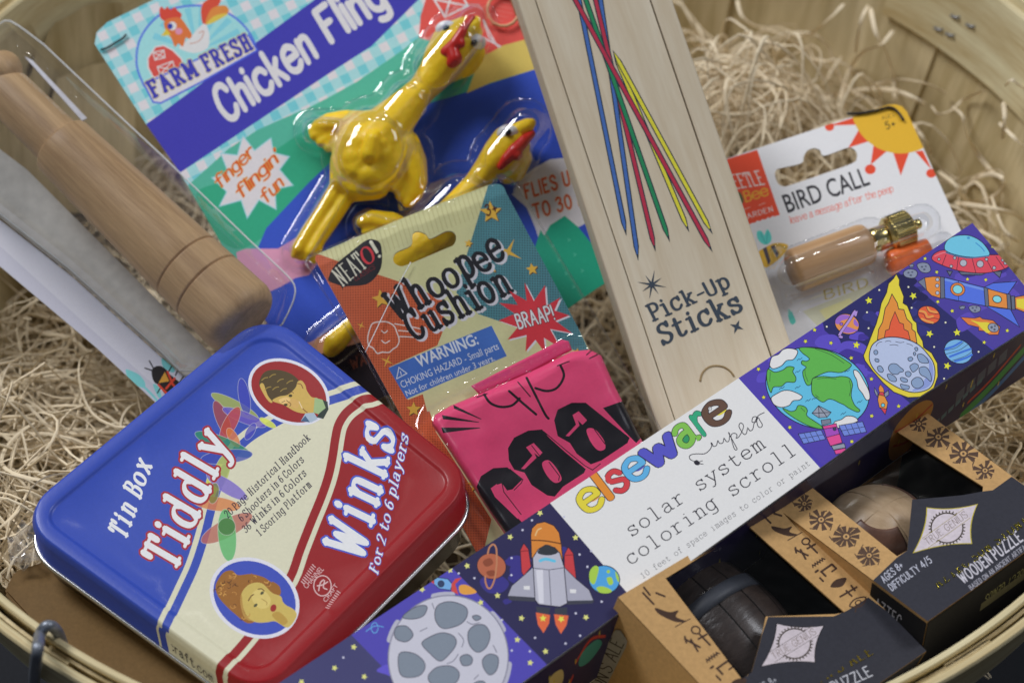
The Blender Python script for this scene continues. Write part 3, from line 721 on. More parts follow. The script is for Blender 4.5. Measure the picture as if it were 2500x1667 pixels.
# maker's crest in white line
a.z(0, 1000, .42531)
def crest(cx, cy):
    W1 = 'c8a8a8'
    a.ell(None, cx, cy, 52, 62, 25, ow=7, oc=W1) if False else a.line(W1, 6, [(cx + 50 * math.cos(t * .35), cy + 58 * math.sin(t * .35)) for t in range(18)], closed=True)
    a.text(W1, 'CHANNEL', (cx - 92, cy + 20), (cx + 10, cy - 92), (-24, -24)); a.text(W1, 'CRAFT', (cx + 20, cy + 98), (cx + 92, cy + 0), (-22, -16))
    a.line(W1, 7, [(cx - 22, cy + 28), (cx - 10, cy - 20), (cx + 12, cy - 32), (cx + 5, cy + 8), (cx + 26, cy + 20)], [(cx - 30, cy), (cx, cy - 5), (cx + 30, cy - 22)])
    for k in range(9): a.line(W1, 5, [(cx - 105 + k * 8, cy - 10 - k * 12), (cx - 122 + k * 8, cy - 26 - k * 12)], [(cx + 20 + k * 8, cy + 125 - k * 12), (cx + 38 + k * 8, cy + 138 - k * 12)])
crest(1850, 1000)
a.z(0, 0, 1)
def tin_h(d):
    if d < 3: return -0.0016 + 0.0010 * (d / 3)
    if d < 9: return -0.0006 + 0.0006 * math.sin((d - 3) / 6 * math.pi / 2)
    if d < 36: return 0
    if d < 48: return -0.0009 * (0.5 - 0.5 * math.cos((d - 36) / 12 * math.pi))
    return -0.0009
def tin_s(x, y, off=0.0):
    d = dist_in((x, y), TO); return PT(x, y, off + tin_h(d))
M_tin = print_mat('printed_tin', rough=0.36, coat=0.12, fibre=0.05, scl=900, bmp=0.00005, wav=0.00004)
M_steel = plain('bare_tin', (0.55, 0.56, 0.58, 1), rough=0.22, metal=1.0, var=.05, bmp=0)
sheet('lid_top', a, tin_s, M_tin, tin, thick=0, extra=rings(TO, (1.5, 3, 5, 7, 9, 36, 39, 42, 45, 48)), smooth=True)
per = dense(TO, 5); nrm = PT.n
def outward(i, k=1):
    A = PT(*per[i - 1]); B = PT(*per[(i + 1) % len(per)]); t = (B - A).normalized(); return t.cross(nrm) * -1 if False else (t.cross(nrm))
V = []; F = []; cols = []; cen = PT(625, 1225)
prof = [(0.0, -0.0016), (0.0006, -0.003), (0.0006, -0.0132), (0.0011, -0.0138)]
for i in range(len(per)):
    p = PT(*per[i]); o_ = outward(i); o_ = o_ if o_.dot(p - cen) > 0 else -o_
    for w_, h_ in prof: V.append(p + o_ * w_ + nrm * h_)
L = len(per); ctr = (625, 1225)
for i in range(L):
    j = (i + 1) % L; c = art_at(a, (per[i][0] + (ctr[0] - per[i][0]) * .012, per[i][1] + (ctr[1] - per[i][1]) * .012)) or C(BLUE)
    for q in range(3): F.append((i * 4 + q, j * 4 + q, j * 4 + q + 1, i * 4 + q + 1)); cols.append(c)
mesh_obj('lid_rim', V, F, M_tin, tin, True, cols=cols)
tube_obj('rolled_edge', [V[i * 4 + 3] for i in range(0, L, 2)], 0.0009, M_steel, tin, sides=8, close=True)
V = []; F = []
for i in range(L):
    p = PT(*per[i]); o_ = outward(i); o_ = o_ if o_.dot(p - cen) > 0 else -o_
    for w_, h_ in ((-.0012, -.011), (-.0012, -.030), (-.004, -.032)): V.append(p + o_ * w_ + nrm * h_)
for i in range(L):
    j = (i + 1) % L
    for q in range(2): F.append((i * 3 + q, j * 3 + q, j * 3 + q + 1, i * 3 + q + 1))
F.append(tuple(i * 3 + 2 for i in range(L)))
mesh_obj('tin_base', V, F, M_steel, tin, True)
# web address on the rim, in dark grey
A_, B_ = PT(170, 1345), PT(560, 1655); e_ = (B_ - A_); o_ = e_.normalized().cross(nrm); o_ = o_ if o_.dot(A_ - cen) > 0 else -o_
wa = Art(); wa._add([[(0, 0), (300, 0), (300, 16), (0, 16)]], None)
wa.pen('16161c', 'www.channelcraft.com', (92, 9.5), (270, 9.5), (0, -4.0), 9, serif=False, gap=10)
sheet('web_address', wa, lambda x, y, off=0: A_ + e_ * (x / 300) - nrm * (0.0016 + y * .0009) + o_ * (0.00085 + off), M_tin, tin)
# ================================================================== long carton across the basket
class PlaneN(Plane):
    def __init__(s, o, n): s.o = Vector(o); s.n = Vector(n).normalized()
M_card = print_mat('printed_card', rough=0.38, coat=0.12, fibre=0.035, scl=1200, bmp=0.00002, wav=0.00015)
M_board = print_mat('matt_board', rough=0.7, fibre=0.12, scl=900, bmp=0.00005, wav=0.0002)
def box_sides(name, P, corners, depth, m, parent, col, inset=0.0003, bevel=0.0006):
    """closed carton body below its printed face"""
    bm = bmesh.new(); a = [bm.verts.new(P(x, y, -inset)) for x, y in corners]; b = [bm.verts.new(P(x, y, -inset) - P.n * depth) for x, y in corners]
    bm.faces.new(a); bm.faces.new(b[::-1]); n = len(a)
    for i in range(n): bm.faces.new((a[i], b[i], b[(i + 1) % n], a[(i + 1) % n]))
    bmesh.ops.bevel(bm, geom=bm.edges[:], offset=bevel, segments=2, affect='EDGES')
    bmesh.ops.recalc_face_normals(bm, faces=bm.faces); vs = [v.co.copy() for v in bm.verts]; bm.verts.index_update(); fs = [[v.index for v in f.verts] for f in bm.faces]; bm.free()
    return mesh_obj(name, vs, fs, m, parent, False, cols=[C(col)] * len(fs))
PS = Plane(1345, 1213, -0.001, 0.0, 0.66)
SCQ = [(2378, 544), (2560, 694), (2500, 806), (2233, 976), (1875, 1234), (1468, 1528), (1332, 1618), (1180, 1722), (1130, 1757), (420, 1860), (545, 1752)]
SCQ = [(2376, 543), (2552, 690), (2540, 782), (1130, 1757), (600, 2105), (395, 1845)]
SCQ = [(2374, 545), (2557, 770), (1100, 1777), (700, 2050), (430, 1825)]
U2 = lambda x: 545 + (2374 - x) * 0.6625     # upper long edge
L2 = lambda x: 976 - (x - 2233) * 0.633 if x > 2233 else 976 + (2233 - x) * 0.7195
SCQ = [(2374, 545), (2560, L2(2560)), (2233, L2(2233)), (1800, L2(1800)), (1332, L2(1332)), (700, L2(700)), (430, U2(430))]
scroll = thing('scroll_carton', 'long purple carton printed with planets and rockets around a white lettered panel', 'carton', PS(1500, 1200, -.05))
a = Art(); NV, PU, PM = '26255e', '4a3c9c', '4436a0'
a.poly('4338a2', SCQ)
WP = [(1343, U2(1343)), (1803, U2(1803)), (2013, L2(2013) + 20), (1560, L2(1560) + 20)]
# panels of the strip
a.poly('3c3c68', [(400, 1500), (858, U2(858) - 4), (985, 1680), (1100, 1900), (400, 2200)])
a.poly('4a43a4', [(858, U2(858)), (1103, U2(1103) - 1), (1332, 1618), (1400, 1700), (1100, 1900), (985, 1680)])
a.poly('27254c', [(1103, U2(1103) - 2), (1343, U2(1343) - 2), (1560, 1450), (1700, 1500), (1400, 1700), (1332, 1618)])
a.poly('4a3ca0', [(1803, U2(1803) - 2), (2008, U2(2008) - 2), (2013, 807), (2240, 990), (2100, 1200), (2013, 1140)])
a.poly('25265f', [(2008, U2(2008) - 2), (2190, U2(2190) - 4), (2392, 830), (2480, 900), (2240, 1000), (2013, 807)])
a.poly('453a92', [(2190, U2(2190) - 4), (2420, 500), (2620, 700), (2500, 900), (2392, 830)])
# soft camouflage clouds of a second ink
rc = random.Random(3)
for (x, y, n_, sp, c_) in ((2090, 860, 16, 110, '5648b4'), (2090, 900, 12, 100, '3c2f8c'), (2230, 770, 14, 100, '2f3074'), (2180, 720, 12, 90, '1c1c4c'), (2420, 690, 16, 90, '5444aa'), (2400, 650, 10, 90, '352c7c'), (1280, 1400, 14, 90, '35307c'), (1100, 1560, 12, 100, '5a50bc'), (1880, 900, 6, 60, '5648b4')):
    for _ in range(n_):
        t = rc.gauss(0, .5); s_ = rc.uniform(-.8, .8); cx = x + t * sp + s_ * sp * .5; cy = y - t * sp * .66 + s_ * sp * .5; r_ = rc.uniform(8, 26)
        if L2(cx) - 14 < cy or U2(cx) + 14 > cy: continue
        a.blob(c_, [(cx + math.cos(k) * r_ * rc.uniform(.6, 1.5) * 1.3, cy + math.sin(k) * r_ * rc.uniform(.5, 1.1)) for k in range(6)])
a.poly('dadae6', WP)
OL = '1d1b2e'
a.z(1850, 600, .31894)
# the earth
a.ell('5cb2ee', 458, 1090, 404, 303, 17, n=56, ow=7)
GR = '58a84a'
for g_ in ([(320, 782), (420, 782), (560, 812), (680, 882), (716, 920), (640, 970), (540, 965), (450, 1000), (420, 1020), (405, 1062), (375, 1065), (350, 1010), (345, 960), (370, 930), (335, 905), (340, 880), (370, 885), (395, 870), (380, 850), (340, 820)],
           [(415, 1030), (440, 1010), (500, 1000), (580, 1007), (640, 1000), (700, 1012), (725, 1060), (718, 1110), (717, 1160), (742, 1220), (782, 1258), (760, 1272), (700, 1245), (660, 1218), (620, 1200), (580, 1180), (540, 1175), (500, 1197), (460, 1175), (415, 1130)],
           [(78, 945), (130, 968), (190, 952), (230, 925), (278, 932), (268, 965), (292, 1010), (280, 1045), (220, 1045), (180, 1077), (120, 1082), (102, 1125), (80, 1080), (68, 1010)],
           [(190, 1242), (250, 1267), (290, 1257), (310, 1222), (360, 1232), (380, 1262), (375, 1300), (430, 1340), (488, 1380), (485, 1402), (400, 1382), (300, 1332), (220, 1277)]):
    a.opoly(GR, 6, g_, smooth=True, n=4, oc='1f3a2c')
a.line('2a4a34', 4, [(440, 790), (560, 835), (660, 900)], [(360, 940), (365, 990), (385, 1040)], [(455, 1020), (520, 1012), (600, 1020)], [(700, 1030), (712, 1090), (700, 1150)], [(440, 1140), (470, 1165)], [(95, 965), (92, 1040)], [(330, 1240), (360, 1270)])
a.line('1c3050', 4, *[[(x, y), (x + 15, y - 14), (x + 22, y - 8), (x + 40, y - 24)] for x, y in ((300, 880), (285, 975), (165, 1100), (285, 1095), (365, 1195), (665, 970), (760, 1205), (635, 1295), (415, 1180))])
for g_ in ([(92, 900), (110, 850), (158, 832), (190, 797), (240, 785), (300, 800), (300, 832), (270, 872), (220, 880), (180, 920), (120, 942), (95, 925)], [(105, 1160), (150, 1130), (200, 1108), (260, 1112), (338, 1150), (320, 1180), (270, 1187), (240, 1222), (180, 1237), (130, 1220), (108, 1190)],
           [(735, 953), (770, 965), (810, 1030), (850, 1110), (857, 1170), (830, 1180), (800, 1130), (770, 1090), (758, 1030), (738, 990)], [(585, 1350), (640, 1330), (680, 1303), (740, 1310), (765, 1342), (700, 1367), (630, 1392), (598, 1392)]):
    a.opoly('dcdce8', 6, g_, smooth=True, n=4)
# satellite
a.opoly('8c94a4', 5, [(415, 1282), (465, 1224), (562, 1275), (530, 1312), (468, 1317)]); a.line(OL, 5, [(465, 1224), (470, 1316)], [(465, 1224), (530, 1310)], [(415, 1282), (562, 1275)], smooth=False)
a.opoly('70788a', 5, [(485, 1335), (555, 1324), (562, 1356), (492, 1377)]); a.opoly('d0458c', 5, [(495, 1382), (600, 1360), (608, 1386), (505, 1402)]); a.opoly('9a48b0', 5, [(505, 1402), (608, 1386), (626, 1440), (525, 1466)])
a.opoly('e0488c', 5, [(525, 1466), (626, 1440), (647, 1506), (556, 1532)]); a.opoly('8890a0', 5, [(562, 1532), (662, 1512), (672, 1545), (580, 1562)]); a.opoly('e0488c', 5, [(585, 1565), (670, 1548), (676, 1580), (596, 1596)]); a.ell('3a3a58', 588, 1402, 13, ow=4)
for q in ([(310, 1440), (485, 1410), (520, 1480), (350, 1516)], [(620, 1376), (802, 1345), (833, 1425), (660, 1456)]):
    a.opoly('6a80cc', 5, q); A0, B0, C0, D0 = [Vector(v) for v in q]
    a.line(OL, 4, *[[tuple(A0.lerp(B0, k)), tuple(D0.lerp(C0, k))] for k in (.25, .5, .75)], [tuple(A0.lerp(D0, .5)), tuple(B0.lerp(C0, .5))], smooth=False)
# small rocket
a.opoly('c43c4c', 5, [(930, 1230), (975, 1292), (990, 1240)]); a.opoly('7c8498', 5, [(915, 1160), (893, 1120), (893, 1085), (920, 1130)], [(972, 1165), (1004, 1140), (1000, 1105), (968, 1130)])
a.opoly('e08a3c', 5, [(918, 1180), (925, 1140), (970, 1150), (996, 1200), (985, 1250), (930, 1238)]); a.opoly('c43c4c', 5, [(925, 1140), (938, 1110), (962, 1120), (970, 1150)]); a.opoly('e8843a', 4, [(930, 1120), (925, 1090), (938, 1062), (962, 1090), (968, 1122)]); a.ell('6cc0ec', 958, 1220, 14, ow=5)
# comet
a.opoly('d9c23c', 7, [(1060, 215), (1085, 262), (1083, 300), (1118, 390), (1112, 440), (1145, 460), (1165, 510), (1190, 570), (1215, 590), (1222, 660), (1262, 730), (1270, 780), (1330, 820), (1375, 900), (1379, 1000), (1340, 1110), (1260, 1157), (1150, 1162), (1040, 1120), (960, 1050), (880, 960), (820, 880), (808, 842), (838, 770), (880, 660), (905, 600), (928, 520), (945, 440), (985, 360), (1000, 290), (1040, 250)])
a.opoly('e0863a', 6, [(1027, 370), (1068, 440), (1078, 485), (1118, 490), (1140, 560), (1180, 600), (1180, 640), (1205, 660), (1218, 745), (1130, 735), (1000, 700), (915, 722), (925, 640), (955, 585), (975, 480), (1000, 440)])
a.opoly('d8583a', 5, [(1050, 505), (1085, 590), (1115, 600), (1120, 640), (1150, 655), (1167, 722), (1080, 705), (968, 708), (978, 650), (1005, 640), (1015, 590)])
a.opoly('aab6de', 7, [(860, 800), (890, 745), (960, 708), (1050, 700), (1150, 720), (1235, 762), (1300, 830), (1345, 900), (1356, 990), (1330, 1075), (1270, 1112), (1180, 1122), (1080, 1090), (980, 1030), (900, 960), (856, 880)], smooth=True)
a.blob('8292c8', [(1290, 850), (1335, 900), (1345, 990), (1320, 1065), (1265, 1100), (1180, 1110), (1250, 1060), (1300, 980), (1310, 900)])
for q in ([(1000, 930), (1020, 905), (1060, 905), (1090, 930), (1115, 950), (1110, 965), (1085, 970), (1070, 985), (1030, 980), (1005, 955)], [(1220, 840), (1250, 828), (1285, 850), (1308, 890), (1290, 900), (1240, 890)], [(1165, 920), (1200, 900), (1228, 915), (1225, 940), (1190, 968), (1170, 945)],
          [(1235, 940), (1270, 925), (1300, 940), (1325, 990), (1325, 1040), (1290, 1010), (1245, 985)], [(1175, 1040), (1210, 1008), (1250, 1015), (1270, 1060), (1230, 1092), (1190, 1080)], [(1092, 1060), (1125, 1065), (1160, 1075), (1150, 1100), (1105, 1092)], [(990, 985), (1030, 988), (1060, 1015), (1055, 1040), (1010, 1030)],
          [(915, 930), (940, 920), (962, 950), (950, 970), (925, 960)], [(890, 805), (910, 800), (920, 820), (905, 835), (890, 825)], [(898, 865), (925, 870), (925, 890), (900, 885)], [(1130, 970), (1155, 962), (1175, 980), (1160, 1003), (1135, 995)], [(1090, 1015), (1110, 1008), (1145, 1025), (1140, 1045), (1105, 1040)], [(1150, 860), (1175, 852), (1188, 868), (1170, 885), (1153, 878)], [(1200, 785), (1218, 778), (1226, 795), (1212, 808)], [(1190, 822), (1202, 815), (1210, 830), (1198, 842)]):
    a.opoly('7f95b6', 5, q, smooth=True, n=3)
a.line(OL, 4, [(905, 770), (920, 745), (950, 735)], [(975, 735), (1000, 728), (1020, 735)], [(1055, 735), (1090, 742), (1120, 738)], [(1010, 762), (1045, 758), (1075, 765)], [(1140, 750), (1170, 758), (1185, 768)])
# planets
a.ell('e08a4c', 683, 600, 95, 76, 20, ow=6); a.blob('8f62bc', [(600, 560), (640, 530), (700, 535), (690, 560), (640, 575), (625, 600), (595, 595)], [(630, 640), (680, 620), (740, 640), (765, 650), (700, 668), (650, 660)], [(740, 560), (770, 600), (765, 620), (735, 600)])
a.line(OL, 26, [(640, 700), (622, 690), (650, 640), (700, 570), (740, 505), (755, 500), (750, 530)]); a.line('a487cc', 18, [(642, 700), (624, 688), (652, 640), (702, 570), (740, 508), (754, 502), (748, 532)]); a.ell('8f62bc', 640, 600, 12, ow=4)
a.ell('dc5a38', 1310, 530, 87, 66, 20, ow=6); a.line('e8924c', 15, [(1240, 500), (1280, 510), (1300, 545), (1340, 540)], [(1300, 475), (1320, 500), (1370, 510)], [(1255, 560), (1290, 575), (1340, 590)]); a.line(OL, 4, [(1232, 515), (1270, 525), (1290, 560), (1350, 555), (1390, 565)], [(1290, 470), (1315, 512), (1385, 525)])
a.ell('6ea6e8', 1535, 810, 110, 90, 22, ow=6); a.line('3c6cc8', 16, [(1435, 790), (1500, 770), (1560, 735)], [(1470, 850), (1560, 815), (1630, 790)], [(1510, 885), (1590, 860), (1638, 835)]); a.line(OL, 4, [(1428, 800), (1510, 785), (1575, 740)], [(1440, 830), (1540, 800), (1610, 755)], [(1490, 880), (1590, 845), (1640, 810)])
# long rocket
a.opoly('6a7288', 5, [(1225, 277), (1277, 246), (1292, 342)]); a.opoly('e0833c', 5, [(1277, 246), (1340, 237), (1400, 240), (1396, 402), (1330, 382), (1292, 342)])
a.opoly('4c6ad0', 6, [(1427, 243), (1732, 320), (1742, 462), (1430, 402)]); a.poly('6a88e0', [(1432, 250), (1730, 328), (1731, 345), (1432, 268)]); a.opoly('5c6478', 5, [(1396, 240), (1427, 243), (1432, 402), (1398, 405)]); a.line(OL, 4, [(1535, 270), (1537, 422)])
a.ell('e07c3c', 1530, 335, 56, 50, 15, ow=5); a.ell('7cc8f0', 1530, 335, 37, 33, 15, ow=5)
a.opoly('4c6ad0', 6, [(1735, 318), (1800, 287), (1983, 274), (1915, 372), (1820, 350)]); a.opoly('4c6ad0', 6, [(1745, 462), (1850, 478), (1935, 488), (2003, 622), (1930, 575), (1850, 525)])
a.opoly('e0833c', 5, [(1760, 330), (1908, 372), (1912, 482), (1768, 462)]); a.ell('7cc8f0', 1832, 410, 34, 27, 15, ow=6); a.opoly('5c6478', 5, [(1730, 318), (1760, 326), (1770, 465), (1742, 465)], [(1905, 370), (1932, 372), (1940, 490), (1912, 484)], [(1938, 386), (1965, 386), (1970, 490), (1944, 488)])
a.opoly('e0833c', 6, [(1968, 395), (2100, 370), (2120, 540), (1972, 482)]); a.poly('e0c43c', [(1980, 410), (2100, 400), (2100, 510), (1982, 470)])
for x, y in ((1375, 260), (1373, 307), (1375, 362)): a.ell('a8b0c4', x, y, 14, ow=4)
# small comet, stones
a.opoly('e0763a', 5, [(1552, 548), (1660, 555), (1700, 545), (1720, 560), (1800, 572), (1855, 622), (1840, 682), (1770, 682), (1740, 655), (1690, 650), (1690, 625), (1610, 605)]); a.blob('dcc43c', [(1630, 570), (1700, 585), (1770, 590), (1790, 640), (1760, 670), (1720, 640), (1680, 600)]); a.ell('8890a4', 1803, 628, 42, 33, 20, ow=5); a.ell('4c5468', 1790, 625, 10); a.ell('4c5468', 1815, 615, 8); a.ell('4c5468', 1812, 642, 9)
for q in ([(1115, 205), (1150, 180), (1200, 185), (1222, 210), (1205, 245), (1160, 248), (1125, 235)], [(1218, 145), (1260, 130), (1305, 140), (1325, 185), (1300, 208), (1260, 205), (1235, 185)], [(1155, 150), (1180, 143), (1195, 155), (1175, 168)], [(1615, 470), (1650, 458), (1700, 468), (1702, 500), (1660, 515), (1630, 500)], [(1545, 470), (1570, 460), (1588, 472), (1570, 487), (1548, 484)]):
    a.opoly('7c849a', 5, q, smooth=True, n=3); mx = sum(p[0] for p in q) / len(q); my = sum(p[1] for p in q) / len(q); a.ell('4a5066', mx - 15, my - 8, 9, 7); a.ell('4a5066', mx + 14, my - 12, 8, 6); a.ell('4a5066', mx + 3, my + 12, 10, 7)
# flying saucer
a.z(1400, 500, .46769)
a.opoly('5c6478', 4, [(1948, 345), (1965, 372), (1978, 348)], [(2190, 350), (2225, 382), (2235, 348)], [(2010, 350), (2160, 355), (2130, 368), (2025, 366)])
a.opoly('cc4656', 4, [(1870, 282), (1890, 252), (1945, 238), (2060, 262), (2170, 262), (2250, 266), (2284, 298), (2270, 325), (2220, 345), (2130, 358), (2010, 345), (1905, 308)], smooth=True); a.line('e87884', 5, [(1885, 270), (1940, 250), (2000, 262)])
a.line(OL, 3, [(1945, 262), (1925, 315)], [(2010, 275), (2000, 342)], [(2080, 278), (2100, 355)], [(2150, 275), (2190, 350)], [(2205, 272), (2250, 335)])
a.opoly('68b8ea', 4, [(1942, 240), (1945, 195), (1985, 166), (2055, 160), (2110, 180), (2150, 215), (2172, 262), (2110, 275), (2020, 268)], smooth=True); a.line('48688c', 7, [(1945, 250), (2000, 268), (2070, 278), (2168, 268)]); a.line('3c88c0', 5, [(2100, 200), (2130, 225), (2145, 245)]); a.ell('3c88c0', 2062, 174, 8, 6)
for x, y, r_ in ((2035, 305, 18), (2123, 310, 18), (1908, 285, 7), (1972, 322, 8), (1990, 278, 8), (2156, 286, 8), (2196, 330, 9), (2255, 305, 9), (2240, 290, 7)): a.ell('a4a8b4', x, y, r_, ow=3)
# shuttle panel and the moon
a.z(1000, 1000, .42553)
a.ell('a85e44', 470, 897, 84, 73, 15, ow=4); a.blob('824430', [(420, 870), (460, 850), (480, 880), (440, 900)], [(440, 930), (480, 920), (500, 945), (460, 955)]); a.line('b07858', 10, [(500, 775 + 110), (498, 800), (480, 772), (458, 790), (448, 825)], [(500, 880), (490, 960), (470, 1015), (450, 1022), (436, 990), (434, 955)])
a.opoly('b83a40', 4, [(635, 805), (655, 765), (682, 800), (697, 900), (655, 952), (642, 930)], [(888, 830), (910, 787), (938, 822), (957, 975), (915, 945), (888, 900)]); a.line('6a1c24', 4, [(637, 812), (684, 808)], [(890, 835), (940, 832)])
a.opoly('c87c34', 5, [(695, 720), (702, 680), (730, 652), (775, 642), (828, 664), (858, 705), (870, 770), (880, 872), (700, 850)]); a.line('5c3418', 7, [(698, 748), (780, 752), (868, 768)]); a.line('e8b078', 8, [(722, 720), (735, 690), (755, 680)])
a.opoly('9c9cac', 4, [(710, 900), (655, 950), (585, 1010), (562, 1068), (722, 1078)], [(884, 900), (955, 970), (1030, 1032), (1058, 1100), (905, 1108)]); a.poly('3a3c48', [(562, 1068), (722, 1076), (722, 1100), (572, 1092)], [(905, 1095), (1058, 1092), (1050, 1110), (905, 1118)])
a.opoly('acacba', 5, [(706, 850), (738, 800), (780, 775), (832, 790), (862, 822), (886, 900), (905, 1110), (862, 1130), (740, 1116), (720, 1090)]); a.poly('c8c8d4', [(725, 920), (765, 915), (770, 1110), (742, 1108)]); a.line('4c4c5c', 4, [(712, 908), (800, 918), (888, 905)], [(800, 918), (812, 1122)], smooth=False)
a.blob('2c3038', [(735, 822), (760, 785), (800, 775), (852, 815), (800, 835)]); a.line('5cb4ec', 17, [(748, 866), (782, 856), (832, 868)]); a.poly('d0d0d8', [(655, 1010), (690, 1010), (690, 1032), (655, 1030)], [(920, 1028), (955, 1030), (955, 1052), (920, 1050)])
a.poly('343844', [(725, 1128), (808, 1135), (798, 1178), (732, 1164)], [(832, 1138), (905, 1132), (903, 1182), (836, 1178)]); a.poly('e0623c', [(724, 1162), (806, 1176), (800, 1225), (768, 1280), (736, 1232)], [(828, 1172), (912, 1180), (900, 1235), (868, 1285), (838, 1232)]); a.star('d8d050', 765, 1196, 22); a.star('d8d050', 870, 1200, 22)
a.ell('4a98d0', 1117, 973, 89, 80, 10, ow=5); a.blob('9cc048', [(1032, 930), (1060, 895), (1085, 905), (1078, 950), (1060, 1000), (1035, 985)], [(1072, 1020), (1110, 1012), (1160, 1035), (1140, 1052), (1090, 1048)], [(1130, 965), (1158, 960), (1168, 995), (1145, 1005)], [(1180, 925), (1200, 960), (1200, 990), (1185, 965)], n=3); a.ell('9cc048', 1140, 928, 10)
a.opoly('6ca0d8', 4, [(140, 975), (160, 962), (220, 970), (245, 1000), (235, 1035), (170, 1025), (140, 1000)]); a.poly('c04440', [(118, 985), (135, 962), (142, 1000)], [(240, 1000), (262, 970), (300, 962), (262, 1000), (280, 1060), (240, 1040)]); a.blob('e09440', [(285, 1010), (330, 1005), (385, 1045), (330, 1060), (290, 1050)]); a.ell('2c3c60', 180, 998, 18, ow=4)
MC = (222, 1420)
for an in (-155, -95, -35, 15, 75): a.line('a8a8b8', 30, [(MC[0] + 352 * math.cos(math.radians(an + k)), MC[1] + 362 * math.sin(math.radians(an + k))) for k in (-9, -3, 3, 9)])
a.ell('b9b9c6', MC[0], MC[1], 344, 356, 10, n=60, ow=7, oc='7c7c90')
for q in ([(145, 1160), (170, 1115), (240, 1100), (320, 1130), (330, 1180), (290, 1230), (200, 1255), (155, 1220)], [(70, 1340), (120, 1300), (190, 1278), (255, 1300), (265, 1350), (210, 1420), (170, 1440), (120, 1400)], [(335, 1280), (370, 1238), (430, 1235), (462, 1290), (440, 1360), (390, 1390), (345, 1350)], [(0, 1150), (60, 1122), (100, 1130), (80, 1180), (20, 1200), (-40, 1190)],
          [(420, 1430), (460, 1400), (508, 1420), (500, 1490), (460, 1520), (425, 1480)], [(290, 1420), (330, 1402), (360, 1425), (350, 1460), (305, 1465)], [(110, 1520), (160, 1475), (240, 1470), (285, 1510), (260, 1568), (160, 1590), (115, 1560)], [(-60, 1400), (20, 1395), (80, 1440), (85, 1490), (40, 1530), (-50, 1520)], [(-80, 1250), (-20, 1240), (20, 1290), (-20, 1330), (-80, 1310)], [(360, 1185), (390, 1178), (410, 1195), (380, 1208)], [(370, 1570), (430, 1560), (440, 1640), (380, 1650)]):
    a.opoly('76808e', 5, q, smooth=True, oc='50505f')
a.line('6c6c7e', 5, [(330, 1215), (360, 1230), (400, 1220)], [(280, 1280), (310, 1320), (300, 1360)], [(215, 1455), (250, 1440), (280, 1400)], [(480, 1350), (500, 1390)], [(100, 1250), (60, 1270)], [(130, 1110), (140, 1140)], [(395, 1520), (370, 1545)])
# stars and dots
a.z(1850, 600, .31894)
for x, y, r_ in ((435, 645, 17), (365, 732, 17), (560, 745, 17), (715, 860, 17), (870, 1020, 17), (850, 420, 30), (755, 760, 30), (1190, 385, 30), (1315, 675, 30), (1525, 665, 30), (1450, 920, 30), (1280, 100, 15), (1370, 203, 15), (1605, 258, 15), (1745, 262, 15), (1378, 430, 16), (1488, 500, 16), (1910, 650, 16), (1733, 740, 16), (2005, 210, 15), (872, 1303, 17), (1078, 1228, 17), (245, 1390, 17), (720, 1498, 17), (45, 1160, 17), (5, 945, 17), (1797, 8, 15), (2050, 565, 16)):
    a.star('dcd23c', x, y, r_, ow=4)
for x, y in ((930, 340), (1153, 317), (836, 510), (1178, 476), (848, 632), (528, 620), (1437, 588), (1350, 775), (1690, 812), (1426, 1017)): a.ell('d8d8c0', x, y, 9, n=10, ow=3)
a.z(1000, 1000, .42553)
for x, y in ((748, 593), (577, 730), (952, 733), (330, 895), (504, 1065), (642, 1195), (1012, 1190), (780, 1385), (232, 920), (72, 1030), (408, 1105), (618, 1318), (692, 1450), (20, 1010), (-320, 1360), (-500, 1280), (-430, 1480), (-620, 1560), (-260, 1530)): a.star('d0d07c', x, y, 19, inner=.5)
for x, y in ((702, 634), (886, 615), (508, 727), (584, 948), (372, 965), (1042, 810), (1020, 900), (953, 1167), (720, 1307), (978, 1295), (648, 690), (585, 850), (1102, 1100), (586, 1380), (690, 1385), (895, 1340), (975, 830), (282, 938), (530, 1205), (-380, 1420), (-560, 1400), (-700, 1500)): a.ell('b8b8cc', x, y, 7, n=8)
a.line('5c9cd0', 5, [(-200 + 20 * math.cos(k), 1250 + 30 * math.sin(k)) for k in range(7)], [(-250, 1270), (-200, 1240), (-150, 1245)])
# white panel lettering
a.z(1500, 950, .45725)
BK = '24222e'
a.pen(BK, 'solar system', (86, 792), (812, 306), (-30, -40), 5.5, mono=True, seg=4)
a.pen(BK, 'coloring scroll', (82, 942), (985, 336), (-30, -40), 5.5, mono=True, seg=4)
a.pen(BK, '10 feet of space images to color or paint', (150, 1012), (1050, 402), (-12, -17), 5, mono=True, seg=3)
a.z(0, 0, 1)
LT = ['d8c43c', 'd88430', 'c23c44', '58a4dc', '5050b4', '78b44c', '2e9c74', '5c4438']
ew = [(1430, 1258, 1482, 1222), (1484, 1221, 1500, 1210), (1503, 1208, 1543, 1181), (1541, 1182, 1592, 1147), (1588, 1150, 1668, 1096), (1664, 1098, 1713, 1064), (1714, 1063, 1740, 1044), (1736, 1048, 1792, 1010)]
for x, y, c_, A__, B__ in ((1450, 1213, 'd89040', 17, 9), (1560, 1139, '4c50b0', 17, 9), (1759, 1002, 'd8c43c', 17, 10), (1680, 1066, '2e8c5c', 17, 14)): a.ell(c_, x, y, A__, B__, -33)
for ch, c_, q in zip('elseware', LT, ew):
    d_ = Vector(q[2:]) - Vector(q[:2]); a.pen(c_, ch, q[:2], q[2:], (-30 * 1.02, -40 * 1.02) if ch != 'l' else (-29, -38), 13, 12, serif=False, gap=1, seg=5, outline=(3, OL))
a.z(1500, 950, .45725)
